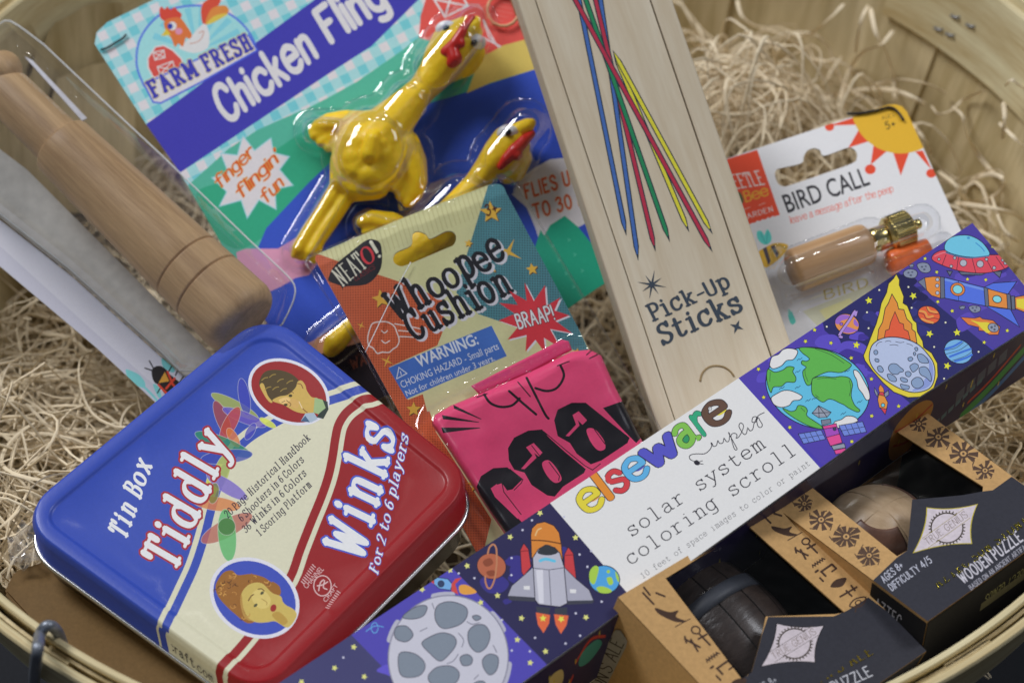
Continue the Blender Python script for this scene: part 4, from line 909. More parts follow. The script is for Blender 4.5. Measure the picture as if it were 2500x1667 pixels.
a.line(BK, 4.5, [(425, 385), (402, 372), (405, 352), (440, 345), (480, 345), (508, 325), (520, 300), (512, 285), (522, 290), (528, 305), (545, 300), (552, 275), (562, 290), (580, 285), (585, 262), (598, 280), (612, 275), (615, 240), (610, 235), (640, 290), (655, 320), (640, 318), (622, 250), (640, 235), (655, 245), (650, 262), (668, 250), (690, 200), (675, 180), (665, 200), (690, 240), (705, 235), (712, 205), (722, 222), (738, 215), (745, 185), (760, 150), (740, 150), (735, 175), (755, 175), (768, 150), (775, 165), (790, 190), (780, 205), (765, 195), (760, 160), (770, 140), (800, 125)], n=3)
a.blob(BK, [(424, 388), (440, 378), (456, 392), (452, 404), (434, 404)]); a.line(BK, 4, [(452, 388), (470, 382)], [(458, 398), (474, 400)]); a.ell(BK, 510, 104, 11, 11); a.ell('dadae6', 510, 104, 8.5, 8.5); a.text(BK, 'R', (504, 109), (516, 104), (-2, -8))
a.z(0, 0, 1)
sheet('printed_top', a, PS, M_card, scroll, off=0.0001)
box_sides('carton_body', PS, [(2374, 545), (2560, L2(2560)), (2233, L2(2233)), (1332, L2(1332)), (700, L2(700)), (430, U2(430))], 0.036, M_card, scroll, 'd0d0d8')
# printed front side, its inks darkened for the shade below the top edge
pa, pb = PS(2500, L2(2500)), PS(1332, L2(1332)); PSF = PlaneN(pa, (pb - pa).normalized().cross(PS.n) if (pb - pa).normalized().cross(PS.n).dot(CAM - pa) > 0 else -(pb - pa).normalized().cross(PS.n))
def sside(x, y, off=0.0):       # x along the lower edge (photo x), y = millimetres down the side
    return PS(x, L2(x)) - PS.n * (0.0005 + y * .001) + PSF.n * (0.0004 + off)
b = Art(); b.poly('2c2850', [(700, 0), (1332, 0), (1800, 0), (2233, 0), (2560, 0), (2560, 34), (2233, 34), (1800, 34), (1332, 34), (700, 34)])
b.blob('a8783c', [(2190, 10), (2230, 3), (2270, 5), (2290, 14), (2262, 30), (2215, 34), (2190, 24)]); b.line('a0382c', 1.6, [(2195, 12), (2240, 14), (2285, 10)]); b.line('a0382c', 1.6, [(2200, 22), (2240, 26), (2280, 20)])
b.line('3c8c50', 6, [(2380, 34), (2440, 26), (2520, 12), (2570, 4)]); b.line('3c6cb0', 4, [(2400, 36), (2470, 28), (2560, 12)]); b.line('a83c2c', 2, [(2390, 26), (2440, 20), (2500, 8)])
for k in range(5): b.poly('505870', [(2350 + k * 24, 14 - k * 2.0), (2368 + k * 24, 12 - k * 2.0), (2372 + k * 24, 19 - k * 2.0), (2354 + k * 24, 21 - k * 2.0)])
for k in range(8): b.poly('4c6c80', [(2290 + k * 16, 27 - k * 1.7), (2302 + k * 16, 25.5 - k * 1.7), (2303 + k * 16, 28.5 - k * 1.7), (2292 + k * 16, 30 - k * 1.7)])
b.blob('3a8a88', [(1420, 8), (1455, 6), (1470, 12), (1440, 18), (1415, 16)]); b.line('b03a34', 2, [(1405, 12), (1440, 3), (1478, 8)]); b.blob('b8a878', [(1340, 10), (1370, 9), (1375, 18), (1350, 24)]); b.line('b03a34', 3, [(1400, 20), (1385, 28)])
for _ in range(26): b.star('b8a83c', R.uniform(1340, 2540), R.uniform(2, 32), 2.4)
sheet('printed_side', b, sside, M_card, scroll)
# ================================================================== chicken sling-shot card
PC = Plane(1400, 743, -0.036, 0.0, 0.24)
ck = thing('chicken_toy_pack', 'large blue and green hang card with gingham top and clear blister of yellow chickens', 'package', PC(900, 700, -.003))
M_ccard = print_mat('chicken_card_ink', rough=0.5, coat=0.05, fibre=0.05, scl=1000, wav=0.0002)
a = Art(); CO = [(231, 108), (236, 80), (262, 55), (375, 0), (760, -187), (1112, -359), (1246, 0), (1475, 650), (1480, 690), (1455, 706), (1386, 754), (830, 1020), (775, 1000), (439, 421), (357, 304)]
a.poly('9dcdd4', CO)
u_, v_ = Vector((21.4, -11.2)), Vector((12.4, 21.2)); o_ = Vector((337, 43))
for i in range(-12, 44):
    for j in range(-4, 30):
        if (i + j) % 2 and False: continue
        p = o_ + u_ * i + v_ * j
        if p.y < -40 or p.x > 1120 or p.x < 200: continue
        if i % 2 == 0 and j % 2 == 0: c_ = 'd3cede'
        elif i % 2 and j % 2: c_ = '6fc0ca'
        else: continue
        q = [p - u_ * .5 - v_ * .5, p + u_ * .5 - v_ * .5, p + u_ * .5 + v_ * .5, p - u_ * .5 + v_ * .5]
        a.poly(c_, [tuple(w + (q[(k + 1) % 4] - w) * .06) for k, w in enumerate(q)])
G1, G2, B1, B2 = '4fac94', '2fa07c', '3350bb', '3c38a6'
a.z(700, 0, .35714)
a.poly(G1, [(-800, 1340), (-700, 1290), (-520, 1130), (-400, 1020), (-200, 890), (0, 800), (150, 738), (300, 660), (480, 560), (640, 450), (800, 340), (960, 210), (1300, 100), (3000, 600), (2300, 2500), (0, 3000), (-900, 2200)])
a.blob(G2, [(-620, 1330), (-420, 1230), (-100, 1040), (150, 880), (400, 780), (500, 900), (300, 1300), (0, 1500), (-300, 1700), (-500, 1600)], n=4)
a.poly(B1, [(-200, 1700), (-140, 1560), (0, 1410), (150, 1250), (330, 1080), (560, 900), (800, 760), (1000, 700), (1200, 640), (1400, 570), (1722, 468), (2300, 1100), (2500, 2300), (600, 2900), (-100, 2400), (-330, 1980)])
a.poly('ccb65e', [(1230, 640), (1330, 380), (1480, 312), (1657, 265), (1722, 468), (1390, 570)])
a.poly('d2514a', [(905, 260), (915, 110), (960, -30), (1200, -60), (1570, -10), (1657, 265), (1480, 312), (1390, 362), (1320, 385), (1200, 340)])
for k in range(13): a.line('da6a60', 5, [(930 + k * 50, 250 - k * 21), (1240 + k * 34, 330 - k * 26)], smooth=False)
a.line('d9cdd0', 14, [(1005, -5), (1082, 118), (1238, 42), (1180, -60)], [(1020, 0), (1220, 40)], [(1085, 110), (1130, -50)], smooth=False)
a.line('d9cdd0', 12, [(1345, 140), (1380, 250), (1450, 330), (1400, 250), (1345, 140)], [(1330, 250), (1460, 320)], smooth=False)
a.poly('d2cfd8', [(1540, 1330), (1600, 1220), (1690, 1150), (1800, 1090), (1900, 1080), (1990, 1180), (2100, 1500), (1980, 1560), (1900, 1750), (1820, 1700), (1790, 1850), (1700, 1560), (1640, 1420)])
a.pen('cc4a2c', 'FLIES UP', (1630, 1360), (2000, 1240), (-14, -62), 10, serif=False, outline=(7, 'd8a878')); a.pen('cc4a2c', 'TO 30 FEET', (1690, 1495), (2210, 1345), (-14, -62), 10, serif=False, outline=(7, 'd8a878'))
a.z(700, 450, .35714)
a.poly('27a685', [(1640, 620), (1735, 310), (1760, 350), (1800, 280), (1900, 215), (1990, 290), (2080, 400), (2300, 760), (1930, 900), (1700, 900)])
for x, y in ((1820, 420), (1930, 380), (1860, 520), (1970, 480), (1800, 640), (1910, 610), (2020, 590), (1850, 740), (1960, 700), (1740, 560)): a.line('58bfa4', 6, [(x - 8, y - 8), (x + 8, y), (x - 6, y + 10)], smooth=False)
a.poly('cf93b0', [(-345, 465), (-280, 440), (-60, 440), (90, 350), (260, 480), (150, 620), (60, 640), (-40, 700), (-180, 760), (-320, 640)])
for x, y in ((-60, 520), (0, 600), (-120, 600), (60, 520), (-40, 660), (-200, 540)): a.star('dba8c0', x, y, 16, inner=.3)
a.poly('d89a78', [(100, 1090), (160, 1078), (400, 940), (700, 900), (700, 1100), (200, 1180)])
a.poly('20161c', [(150, 1120), (230, 1160), (500, 1080), (1300, 900), (1300, 1500), (300, 1700), (60, 1500)])
a.pen('8c4a34', 'WARNING', (440, 1270), (760, 1130), (-10, -46), 9, serif=False)
a.z(0, 0, .35714)
a.poly(B2, [(1000, 850), (1300, 630), (1740, 300), (2170, 0), (2700, -240), (3000, -320), (3050, -100), (2540, 0), (2240, 510), (1960, 690), (1220, 1185)]) if False else a.poly(B2, [(990, 857), (1300, 630), (1740, 300), (2160, -6), (2450, -190), (2900, -450), (3300, -600), (3300, -480), (2850, 10), (2540, 318), (2240, 510), (1230, 1182)])
a.z(0, 0, 1)
a.poly('9dcdd4', [(900, -2), (1025, -84), (1110, -200), (1246, 0), (1030, -20), (940, 60)]) if False else None
# farm emblem
a.z(0, 0, .35714)
arch = catmull([(985, 590), (935, 450), (950, 290), (1030, 160), (1150, 72), (1330, 40), (1480, 60), (1600, 118), (1690, 205), (1745, 300)], 5)
a.poly('98d0da', arch)
for k in range(9):
    an = math.radians(200 + k * 18); a.poly('7cc4d2', [(1350, 350), (1350 + 330 * math.cos(an), 380 + 330 * math.sin(an)), (1350 + 330 * math.cos(an + .14), 380 + 330 * math.sin(an + .14))])
a.poly('9dcdd4', [(900, 600), (925, 560), (900, 470)]) if False else None
a.line('5470d6', 14, arch, smooth=False)
a.opoly('cd4c44', 10, [(1010, 400), (1062, 322), (1120, 312), (1182, 345), (1240, 402), (1262, 460), (1050, 535), (1012, 465)], oc='d8d4de'); a.line('d8d4de', 7, [(1045, 360), (1120, 345), (1128, 395), (1060, 412), (1045, 360)], [(1045, 360), (1128, 395)], [(1120, 345), (1060, 412)], [(1075, 460), (1180, 420), (1200, 480), (1095, 510), (1075, 460)], [(1075, 460), (1200, 480)], [(1180, 420), (1095, 510)], smooth=False)
a.blob('cd4a34', [(1385, 160), (1375, 60), (1410, 5), (1500, -20), (1500, 30), (1440, 90), (1425, 165)]); a.blob('e0843c', [(1405, 150), (1450, 60), (1540, 40), (1560, 90), (1470, 110), (1425, 165)]); a.blob('dcb848', [(1410, 165), (1470, 110), (1560, 95), (1500, 135), (1440, 165)])
a.blob('d6d2dc', [(1225, 320), (1300, 260), (1345, 205), (1400, 165), (1430, 230), (1428, 310), (1400, 345), (1330, 365), (1250, 345)]); a.line('c08a78', 6, [(1360, 230), (1390, 215), (1380, 260), (1345, 290), (1300, 300)])
a.blob('cc4432', [(1090, 70), (1105, 48), (1125, 65), (1145, 48), (1165, 68), (1195, 52), (1215, 75), (1242, 100), (1225, 135), (1150, 150), (1100, 130)])
a.blob('dc7038', [(1120, 160), (1150, 130), (1230, 125), (1280, 185), (1312, 240), (1295, 268), (1270, 262), (1250, 320), (1220, 300), (1195, 322), (1170, 262), (1140, 230)]); a.poly('d8b83c', [(1100, 250), (1138, 198), (1168, 240)])
a.ell('d6d2e0', 1178, 180, 29, 30); a.ell('2c3c9c', 1163, 182, 18, 20); a.ell('e08aa8', 1222, 216, 24, 22)
a.opoly('d2cedb', 12, [(985, 578), (1698, 243), (1758, 345), (1380, 560), (1100, 706), (1048, 700)], oc='4c60d0')
a.pen('3a3aa8', 'FARM', (1040, 672), (1370, 504), (-38, -66), 19, 14, gap=3, outline=(7, 'cfc07c')); a.pen('3a3aa8', 'FRESH', (1405, 494), (1738, 326), (-36, -66), 19, 14, gap=3, outline=(7, 'cfc07c'))
a.pen('d3d0e0', 'Chicken', (1545, 850), (2180, 372), (-82, -140), 15, serif=False, gap=2, wob=3)
a.z(700, 0, .35714)
a.pen('d3d0e0', 'Fling', (290, 300), (700, 20), (-86, -138), 15, serif=False, gap=2, wob=3)
a.z(0, 0, .35714)
BS = [(1660, 928), (1740, 1030), (1852, 945), (1870, 1045), (1978, 1072), (1912, 1160), (2003, 1268), (1880, 1295), (1888, 1432), (1770, 1368), (1690, 1492), (1648, 1370), (1498, 1412), (1550, 1312), (1448, 1216), (1560, 1180), (1508, 1048), (1622, 1062)]
a.opoly('d2ced9', 7, BS, oc='8cc8d8')
a.pen('cf4a2c', 'finger', (1498, 1300), (1748, 1050), (-36, -44), 8, serif=False, gap=3, shear=.1, outline=(5, 'd9a83c')); a.pen('cf4a2c', "flingin'", (1640, 1370), (1925, 1085), (-36, -44), 8, serif=False, gap=3, shear=.1, outline=(5, 'd9a83c')); a.pen('cf4a2c', 'fun', (1812, 1400), (1945, 1262), (-36, -44), 8, serif=False, gap=3, shear=.1, outline=(5, 'd9a83c'))
sheet('printed_card', a, PC, M_ccard, ck, thick=0.0006)

# ---- the rubber chickens: voxel-joined bodies
M_yel = plain('yellow_rubber', (0.98, 0.63, 0.012, 1), rough=0.42, spec=.35, scl=420, var=0.04, bmp=0.00025, coat=0.08, sss=0.35)
M_red = plain('red_rubber_paint', C('b02018'), rough=0.3, var=.06, coat=.2)
M_eye = plain('white_eye', C('d8d8dc'), rough=0.25, var=.02, bmp=0); M_pup = plain('black_pupil', (0.01, 0.01, 0.012, 1), rough=0.2, bmp=0)
def blobmesh(name, balls, caps, m, parent, vox=0.00055, sm=9):
    """balls [(co, r)] and tapered limbs [(a, ra, b, rb)] fused into one continuous skin"""
    bm = bmesh.new()
    for co, r in balls: bmesh.ops.create_icosphere(bm, subdivisions=3, radius=r, matrix=Matrix.Translation(co))
    for A, ra, B, rb in caps:
        n = max(2, int((B - A).length / (min(ra, rb) * .2)))
        for k in range(n + 1): bmesh.ops.create_icosphere(bm, subdivisions=2, radius=ra + (rb - ra) * k / n, matrix=Matrix.Translation(A.lerp(B, k / n)))
    me = bpy.data.meshes.new('t'); bm.to_mesh(me); bm.free(); o = bpy.data.objects.new('t', me); COL.objects.link(o)
    md = o.modifiers.new('r', 'REMESH'); md.mode = 'VOXEL'; md.voxel_size = vox
    ms = o.modifiers.new('s', 'SMOOTH'); ms.iterations = sm; ms.factor = .5
    ev = o.evaluated_get(bpy.context.evaluated_depsgraph_get()); em = ev.to_mesh(); vs = [v.co.copy() for v in em.vertices]; fs = [tuple(p.vertices) for p in em.polygons]; ev.to_mesh_clear()
    bpy.data.objects.remove(o); return mesh_obj(name, vs, fs, m, parent, True)
K2 = lambda x, y, h=0: PC.lift(700 + x * .35714, y * .35714, h * .001)
mm = .001
def chain(pts, f):       # [(x, y, height mm, radius mm)] in crop coordinates
    P = [(f(x, y, h), r * mm) for x, y, h, r in pts]; return [(A, ra, B, rb) for (A, ra), (B, rb) in zip(P, P[1:])]
def eye(parent, x, y, h, r, f, dirn=(0, 0)):
    c = f(x, y, h); bm = bmesh.new(); bmesh.ops.create_uvsphere(bm, u_segments=20, v_segments=14, radius=r * mm, matrix=Matrix.Translation(c) @ Matrix.Diagonal((1.15, .8, 1, 1))); e = bm_obj('eye', bm, M_eye, parent, True)
    c2 = f(x + dirn[0], y + dirn[1], h + r * .82); bm = bmesh.new(); bmesh.ops.create_uvsphere(bm, u_segments=14, v_segments=10, radius=r * .38 * mm, matrix=Matrix.Translation(c2)); bm_obj('pupil', bm, M_pup, e, True)
c1 = thing('toy_chicken', 'yellow rubber toy chicken shown whole, wings spread, head at the red printed barn', 'toy chicken', PC(930, 350, .004), group='yellow rubber chickens in the blister')
caps = chain([(600, 1000, 9, 9.8), (700, 860, 9, 8.8), (790, 760, 9, 7.2), (850, 690, 9, 6.0), (930, 610, 9, 5.4), (1020, 500, 9, 6.6), (1090, 400, 9, 8.6), (1150, 310, 9, 9.3), (1215, 240, 9, 7.0)], K2)
caps += chain([(560, 1050, 8, 9.8), (500, 1140, 8, 8.8), (600, 1190, 8, 8), (690, 1110, 8, 7.6), (740, 960, 8, 7)], K2) + chain([(500, 1000, 8.5, 9.5), (430, 1110, 8, 7.5), (390, 1230, 7.5, 5.4), (480, 1290, 7.5, 5), (600, 1260, 7.5, 6)], K2)
caps += chain([(370, 1250, 6.5, 3.4), (250, 1440, 5.5, 2.9), (150, 1590, 5, 3.0), (80, 1700, 5, 2.6)], K2) + chain([(450, 1280, 6.5, 3.2), (340, 1460, 5.5, 2.9), (240, 1600, 5, 3.0), (170, 1720, 5, 2.6)], K2)
for k in range(4): caps += chain([(95 + k * 38, 1660 + k * 14, 4.8, 2.2), (50 + k * 45, 1745 + k * 12, 4, 1.5)], K2)
caps += chain([(640, 880, 8, 7.5), (520, 870, 7, 6.2), (400, 850, 6.5, 5.4), (300, 850, 6.5, 4.4), (225, 870, 6, 3.2), (180, 900, 5.5, 2)], K2)
for x, y, x2, y2 in ((320, 870, 190, 930), (365, 890, 235, 975), (410, 905, 285, 1010), (455, 920, 345, 1015)): caps += chain([(x, y, 6.5, 3.0), (x2, y2, 6, 2.0)], K2)
caps += chain([(800, 1000, 8, 6.5), (860, 1110, 7, 5.5), (890, 1230, 6.5, 4.2), (880, 1320, 6, 3.0), (840, 1385, 5, 2.0)], K2) + chain([(780, 1100, 7, 5), (800, 1200, 6, 3.6), (760, 1240, 5.5, 2)], K2)
for x, y, x2, y2 in ((830, 1200, 740, 1290), (850, 1230, 775, 1345), (870, 1260, 820, 1390)): caps += chain([(x, y, 6.5, 3.0), (x2, y2, 6, 1.9)], K2)
caps += chain([(570, 1050, 17, 3.6), (590, 950, 19, 2.6), (600, 925, 18.5, 2.0)], K2) + chain([(650, 1050, 14, 4), (720, 980, 12, 3)], K2)
rb = random.Random(5); bl = [(K2(rb.gauss(900, 30), rb.gauss(630, 45), 13.9 + rb.uniform(-.3, .3)), .55 * mm) for _ in range(16)] + [(K2(rb.gauss(430, 45), rb.gauss(1010, 50), 17.6 + rb.uniform(-.5, .3)), .8 * mm) for _ in range(16)] + [(K2(rb.gauss(560, 60), rb.gauss(1130, 50), 20 + rb.uniform(-.4, .2)), .8 * mm) for _ in range(12)]
caps += chain([(1240, 360, 8, 6.6), (1200, 420, 8, 6.4), (1130, 470, 8, 5)], K2); bl = [(K2(470, 1080, 11), 6 * mm), (K2(650, 1090, 11), 5.5 * mm), (K2(560, 1190, 11), 5.5 * mm), (K2(590, 940, 17.5), 2.6 * mm), (K2(640, 985, 17), 2.2 * mm)]
blobmesh('body', bl, caps, M_yel, c1)
blobmesh('beak', [], chain([(1230, 215, 15, 3.4), (1275, 170, 15, 2.8), (1300, 140, 14, 1.6)], K2), M_yel, c1, vox=.0004, sm=3)
blobmesh('mouth', [], chain([(1090, 360, 15.5, 2.6), (1150, 300, 17.2, 2.2), (1200, 215, 17.6, 1.9), (1265, 125, 16.5, 1.5)], K2) + chain([(1130, 340, 16.5, 2.4), (1150, 400, 16.4, 2.9), (1130, 430, 16, 2.2)], K2) + chain([(1180, 250, 17.5, 1.6), (1190, 300, 17.4, 1.8)], K2), M_red, c1, vox=.0004, sm=3)
eye(c1, 1095, 205, 13.0, 3.7, K2, (-4, -8)); eye(c1, 1288, 292, 12.6, 3.5, K2, (-6, 4))
c2 = thing('toy_chicken', 'second yellow rubber toy chicken, its body hidden behind the orange and teal card', 'toy chicken', PC(1150, 420, .004), group='yellow rubber chickens in the blister')
K3 = lambda x, y, h=0: PC.lift(700 + x * .35714, 450 + y * .35714, h * .001)
caps = chain([(1580, 920, 8.5, 4.4), (1530, 985, 8.5, 7.6), (1460, 1060, 8, 7.0), (1370, 1150, 7.5, 5.0), (1290, 1260, 7, 4.6), (1200, 1380, 7, 5.6), (1080, 1560, 7, 8), (960, 1680, 7, 10), (860, 1740, 7, 10), (700, 1860, 7, 8)], K2)
caps += chain([(1600, 1080, 7, 4.4), (1560, 1170, 6, 4.2), (1500, 1200, 6, 3.4)], K2) + chain([(860, 1620, 7, 5), (720, 1530, 6, 4.4), (590, 1500, 6, 3.6), (510, 1520, 5, 2.2)], K2) + chain([(620, 1560, 5, 3.2), (540, 1590, 4, 1.8)], K2)
caps += chain([(620, 780, 6, 4.4), (520, 900, 5, 3.2), (420, 990, 4, 3.2), (330, 1080, 4, 4.2), (300, 1130, 3, 3.0)], K3) + [(K3(890, 400, 7), 4 * mm, K3(905, 385, 14), 2.6 * mm)]
blobmesh('body', [], caps, M_yel, c2)
blobmesh('beak', [], chain([(1590, 890, 12, 3.2), (1645, 860, 12, 2.8), (1675, 840, 11.5, 1.7)], K2), M_yel, c2, vox=.0004, sm=3)
blobmesh('mouth', [], chain([(1675, 915, 12, 1.5), (1620, 965, 14, 2.2), (1560, 1030, 14.6, 2.6), (1500, 1090, 14, 2.1), (1462, 1140, 13, 1.4)], K2) + chain([(1570, 1000, 14.6, 1.8), (1575, 1060, 14.6, 2.2)], K2), M_red, c2, vox=.0004, sm=3)
eye(c2, 1512, 915, 13.2, 3.6, K2, (0, -8))

# ---- blister shell that follows the chickens
sk = [((370, 1260), (90, 1720), 105, 12), ((560, 1060), (600, 980), 300, 23), ((600, 980), (840, 690), 190, 20), ((840, 690), (1010, 480), 130, 18), ((1010, 480), (1180, 270), 190, 22), ((1180, 270), (1270, 150), 140, 20), ((560, 900), (200, 900), 130, 13), ((820, 1050), (860, 1350), 150, 13),
      ((1620, 870), (1450, 1080), 170, 19), ((1450, 1080), (1200, 1380), 130, 16), ((1200, 1380), (860, 1740), 260, 20), ((860, 1620), (560, 1540), 140, 14), ((900, 1900), (300, 2380), 160, 12), ((1600, 1060), (1520, 1200), 110, 13)]
def blis(x, y):
    X, Y = (x - 700) / .35714, y / .35714; h = 0.0
    for (x1, y1), (x2, y2), r, hh in sk:
        dx, dy = x2 - x1, y2 - y1; t = max(0, min(1, ((X - x1) * dx + (Y - y1) * dy) / (dx * dx + dy * dy))); d = math.hypot(X - x1 - dx * t, Y - y1 - dy * t) / r
        if d < 1: h = max(h, hh * (1 - d ** 4) ** .5)
    return h
V = []; F = []; st = 6; X0, X1, Y0, Y1 = 640, 1380, 10, 930; nx = (X1 - X0) // st + 1; ny = (Y1 - Y0) // st + 1
H = [[blis(X0 + i * st, Y0 + j * st) for i in range(nx)] for j in range(ny)]
for _ in range(2): H = [[(H[j][i] * 2 + H[max(j - 1, 0)][i] + H[min(j + 1, ny - 1)][i] + H[j][max(i - 1, 0)] + H[j][min(i + 1, nx - 1)]) / 6 for i in range(nx)] for j in range(ny)]
for j in range(ny):
    for i in range(nx): V.append(PC.lift(X0 + i * st, Y0 + j * st, .0006 + H[j][i] * .001))
for j in range(ny - 1):
    for i in range(nx - 1):
        if max(H[j][i], H[j][i + 1], H[j + 1][i], H[j + 1][i + 1]) > 0.02: q = j * nx + i; F.append((q, q + 1, q + nx + 1, q + nx))
M_blis = clear('blister_plastic', ripple=0.0006, scl=60, rough=0.04, base=0.02, gain=0.28)
mesh_obj('blister', V, F, M_blis, ck, True)
M_band = plain('elastic_band', C('c89a74'), rough=.6)
tube_obj('elastic_band', [K2(1480 + 110 * math.cos(k * .45), 70 + 112 * math.sin(k * .45), 1.6) for k in range(14)], .0006, M_band, ck, sides=6, close=True)
M_tie = plain('dark_tie', (0.02, 0.02, 0.02, 1), rough=.4)
tube_obj('thread_tag', catmull([tuple(PC(x, y, .0008)) for x, y in ((246, 124), (262, 119), (280, 108), (300, 96), (309, 86))], 4), .0004, M_tie, ck, sides=6)
# ================================================================== bird call card
PB = Plane(2335, 557, -0.020, 0.0, 0.55)
bd = thing('bird_call_pack', 'white hang card with an orange tag and a yellow sun in its corner', 'package', PB(2050, 560, -.002))
a = Art(); BO = [(1700, 412), (2166, 257), (2186, 255), (2202, 260), (2214, 273), (2345, 560), (2440, 780), (1905, 900)]
a.poly('d0d0dc', BO); a.z(1700, 250, .2551)
OR = 'd9482c'
a.poly(OR, [(100, 600), (290, 545), (582, 455), (800, 1078), (490, 1172), (300, 1230)])
for x, y in ((795, 1092), (735, 1098), (690, 1112), (640, 1128), (590, 1142), (545, 1162), (500, 1178)): a.ell('d0d0dc', x, y + 8, 20, 17)
a.pen('ddd0cc', 'BEETLE', (300, 838), (662, 782), (-62, -128) if False else (-38, -88), 8, 6, gap=4); a.pen('dd9a30', 'Bee', (470, 955), (700, 882), (-32, -62), 9, serif=False, gap=1, shear=.15)
a.pen('ddd0cc', 'GARDEN', (430, 1135), (742, 1038), (-10, -32), 7, serif=False); a.line('ddb0a0', 5, [(460, 1025), (515, 1003)], [(600, 985), (660, 962)])
a.blob('58603c', [(395, 860), (425, 870), (452, 930), (440, 970), (415, 930)]); 
for q in ([(1225, 236), (1500, 150), (1535, 215), (1330, 222)], [(1455, 436), (1552, 270), (1658, 372)], [(1668, 600), (1697, 405), (1822, 470)], [(1957, 702), (1883, 480), (2036, 484)], [(2095, 472), (2168, 462), (2255, 650)]): a.poly(OR, q)
a.ell(OR, 1275, 235, 44, 40); a.ell(OR, 1665, 642, 52, 47); a.ell(OR, 2248, 680, 48, 42); a.ell('d6a52c', 1955, 15, 478, 476, n=56)
a.pen('5c4420', 'AGES', (1778, 172), (1905, 134), (-8, -26), 7, serif=False); a.pen('2c2618', '5+', (1812, 262), (1918, 226), (-14, -44), 11, serif=False)
a.text('2b2a30', 'BIRD CALL', (866, 1062), (1668, 785), (-66, -172), bold=.012)
a.pen('d8563c', 'leave a message after the peep', (905, 1160), (1892, 852), (-16, -44), 7, serif=False, gap=1, shear=.1)
for q in ([(580, 1240), (620, 1230), (652, 1280), (668, 1360), (620, 1345), (585, 1300)], [(678, 1215), (712, 1260), (718, 1320), (672, 1362), (650, 1290)]): a.blob('58c4bc', q)
a.line('2c8c8c', 4, [(615, 1255), (668, 1355)], [(685, 1235), (670, 1355)]); a.blob('d8a838', [(596, 1440), (640, 1400), (740, 1350), (830, 1348), (880, 1380), (820, 1470), (700, 1568), (640, 1568)]); a.poly('4c4450', [(635, 1400), (672, 1382), (712, 1520), (690, 1560)], [(710, 1378), (745, 1362), (790, 1450), (775, 1500)])
a.z(1850, 400, .25); a.poly('c4c4ac', [(440, 1440), (1100, 1180), (1400, 1500), (800, 1800)]); a.poly('d8cf98', [(600, 1430), (900, 1310), (1000, 1450), (700, 1568)]); a.pen('b8a84c', 'BIRD', (640, 1330), (1100, 1190), (-12, -60), 7, serif=False); a.blob('5cc0b4', [(300, 1420), (340, 1460), (370, 1540), (330, 1568), (300, 1500)])
a.z(1700, 250, .2551)
HO = [(753, 700), (760, 655), (800, 632), (1000, 585), (1028, 520), (1060, 465), (1125, 440), (1185, 460), (1222, 512), (1430, 440), (1490, 440), (1530, 475), (1535, 530), (1490, 585), (1200, 690), (900, 792), (835, 805), (780, 775)]
a.lay += 1; a.f.append((ccw([a.T(p) for p in catmull(HO, 4, True)])[0], None, a.lay)); a.z(0, 0, 1)
sheet('printed_card', a, PB, M_card, bd, thick=0.0005)
# wooden bird call with a brass plug
Q4 = lambda x, y, h: PB.lift(1850 + x * .25, 400 + y * .25, h * mm)
M_beech = wood('beech_turned', C('b8956e'), C('96734e'), (Q4(1000, 700, 8) - Q4(400, 900, 8)), ring=110, stretch=16, rough=0.35, coat=0.25, contrast=1.2)
M_brass = plain('brass', (0.62, 0.50, 0.20, 1), rough=0.22, metal=1.0, var=.1, scl=200, bmp=0.00004)
bc = thing('bird_call', 'turned wooden bird call with knurled brass plug inside the clear blister', 'bird call', Q4(700, 900, 2))
p0, p1 = Q4(338, 1052, 9.5), Q4(1095, 765, 9.5)
r = 7.6 * mm; lathe('wooden_barrel', p0, p1, [(0, 0.3 * r), (0.003, .9 * r), (.03, 1.03 * r), (.06, 1.05 * r), (.5, 1.03 * r), (.9, 1.0 * r), (.96, .94 * r), (.99, .8 * r), (1, .3 * r)], M_beech, bc)
b0, b1, b2, b3 = Q4(1080, 771, 9.5), Q4(1250, 706, 9.5), Q4(1490, 615, 9.5), Q4(1590, 578, 9.5)
lathe('brass_collar', b0, b1, [(0, 4.4 * mm), (.5, 4.6 * mm), (.9, 4.6 * mm), (1, 4.4 * mm)], M_brass, bc)
lathe('knurled_head', b1, b2, [(0, 2 * mm), (.01, 5.6 * mm), (.1, 6.5 * mm), (.2, 6.1 * mm), (.25, 6.4 * mm), (.93, 6.4 * mm), (1, 5.8 * mm), (1.001, 1 * mm)], M_brass, bc, segs=72, smooth=False, side=lambda k, f: (1.0 + .035 * (k % 2) if f > .22 and f < .95 else 1.0))
lathe('brass_pin', b2, b3, [(0, 1.9 * mm), (.85, 1.9 * mm), (1, 1.4 * mm)], M_brass, bc, segs=20)
M_org = plain('orange_plastic', C('e0622c'), rough=.3, coat=.2)
rt = thing('rosin_tube', 'small orange tube lying below the brass plug of the bird call', 'tube', Q4(1500, 930, 1))
lathe('tube_body', Q4(1270, 985, 6), Q4(1680, 850, 6), [(0, 1 * mm), (.02, 4.2 * mm), (.1, 5 * mm), (.5, 5 * mm), (.97, 4.8 * mm), (1, 2 * mm)], M_org, rt)
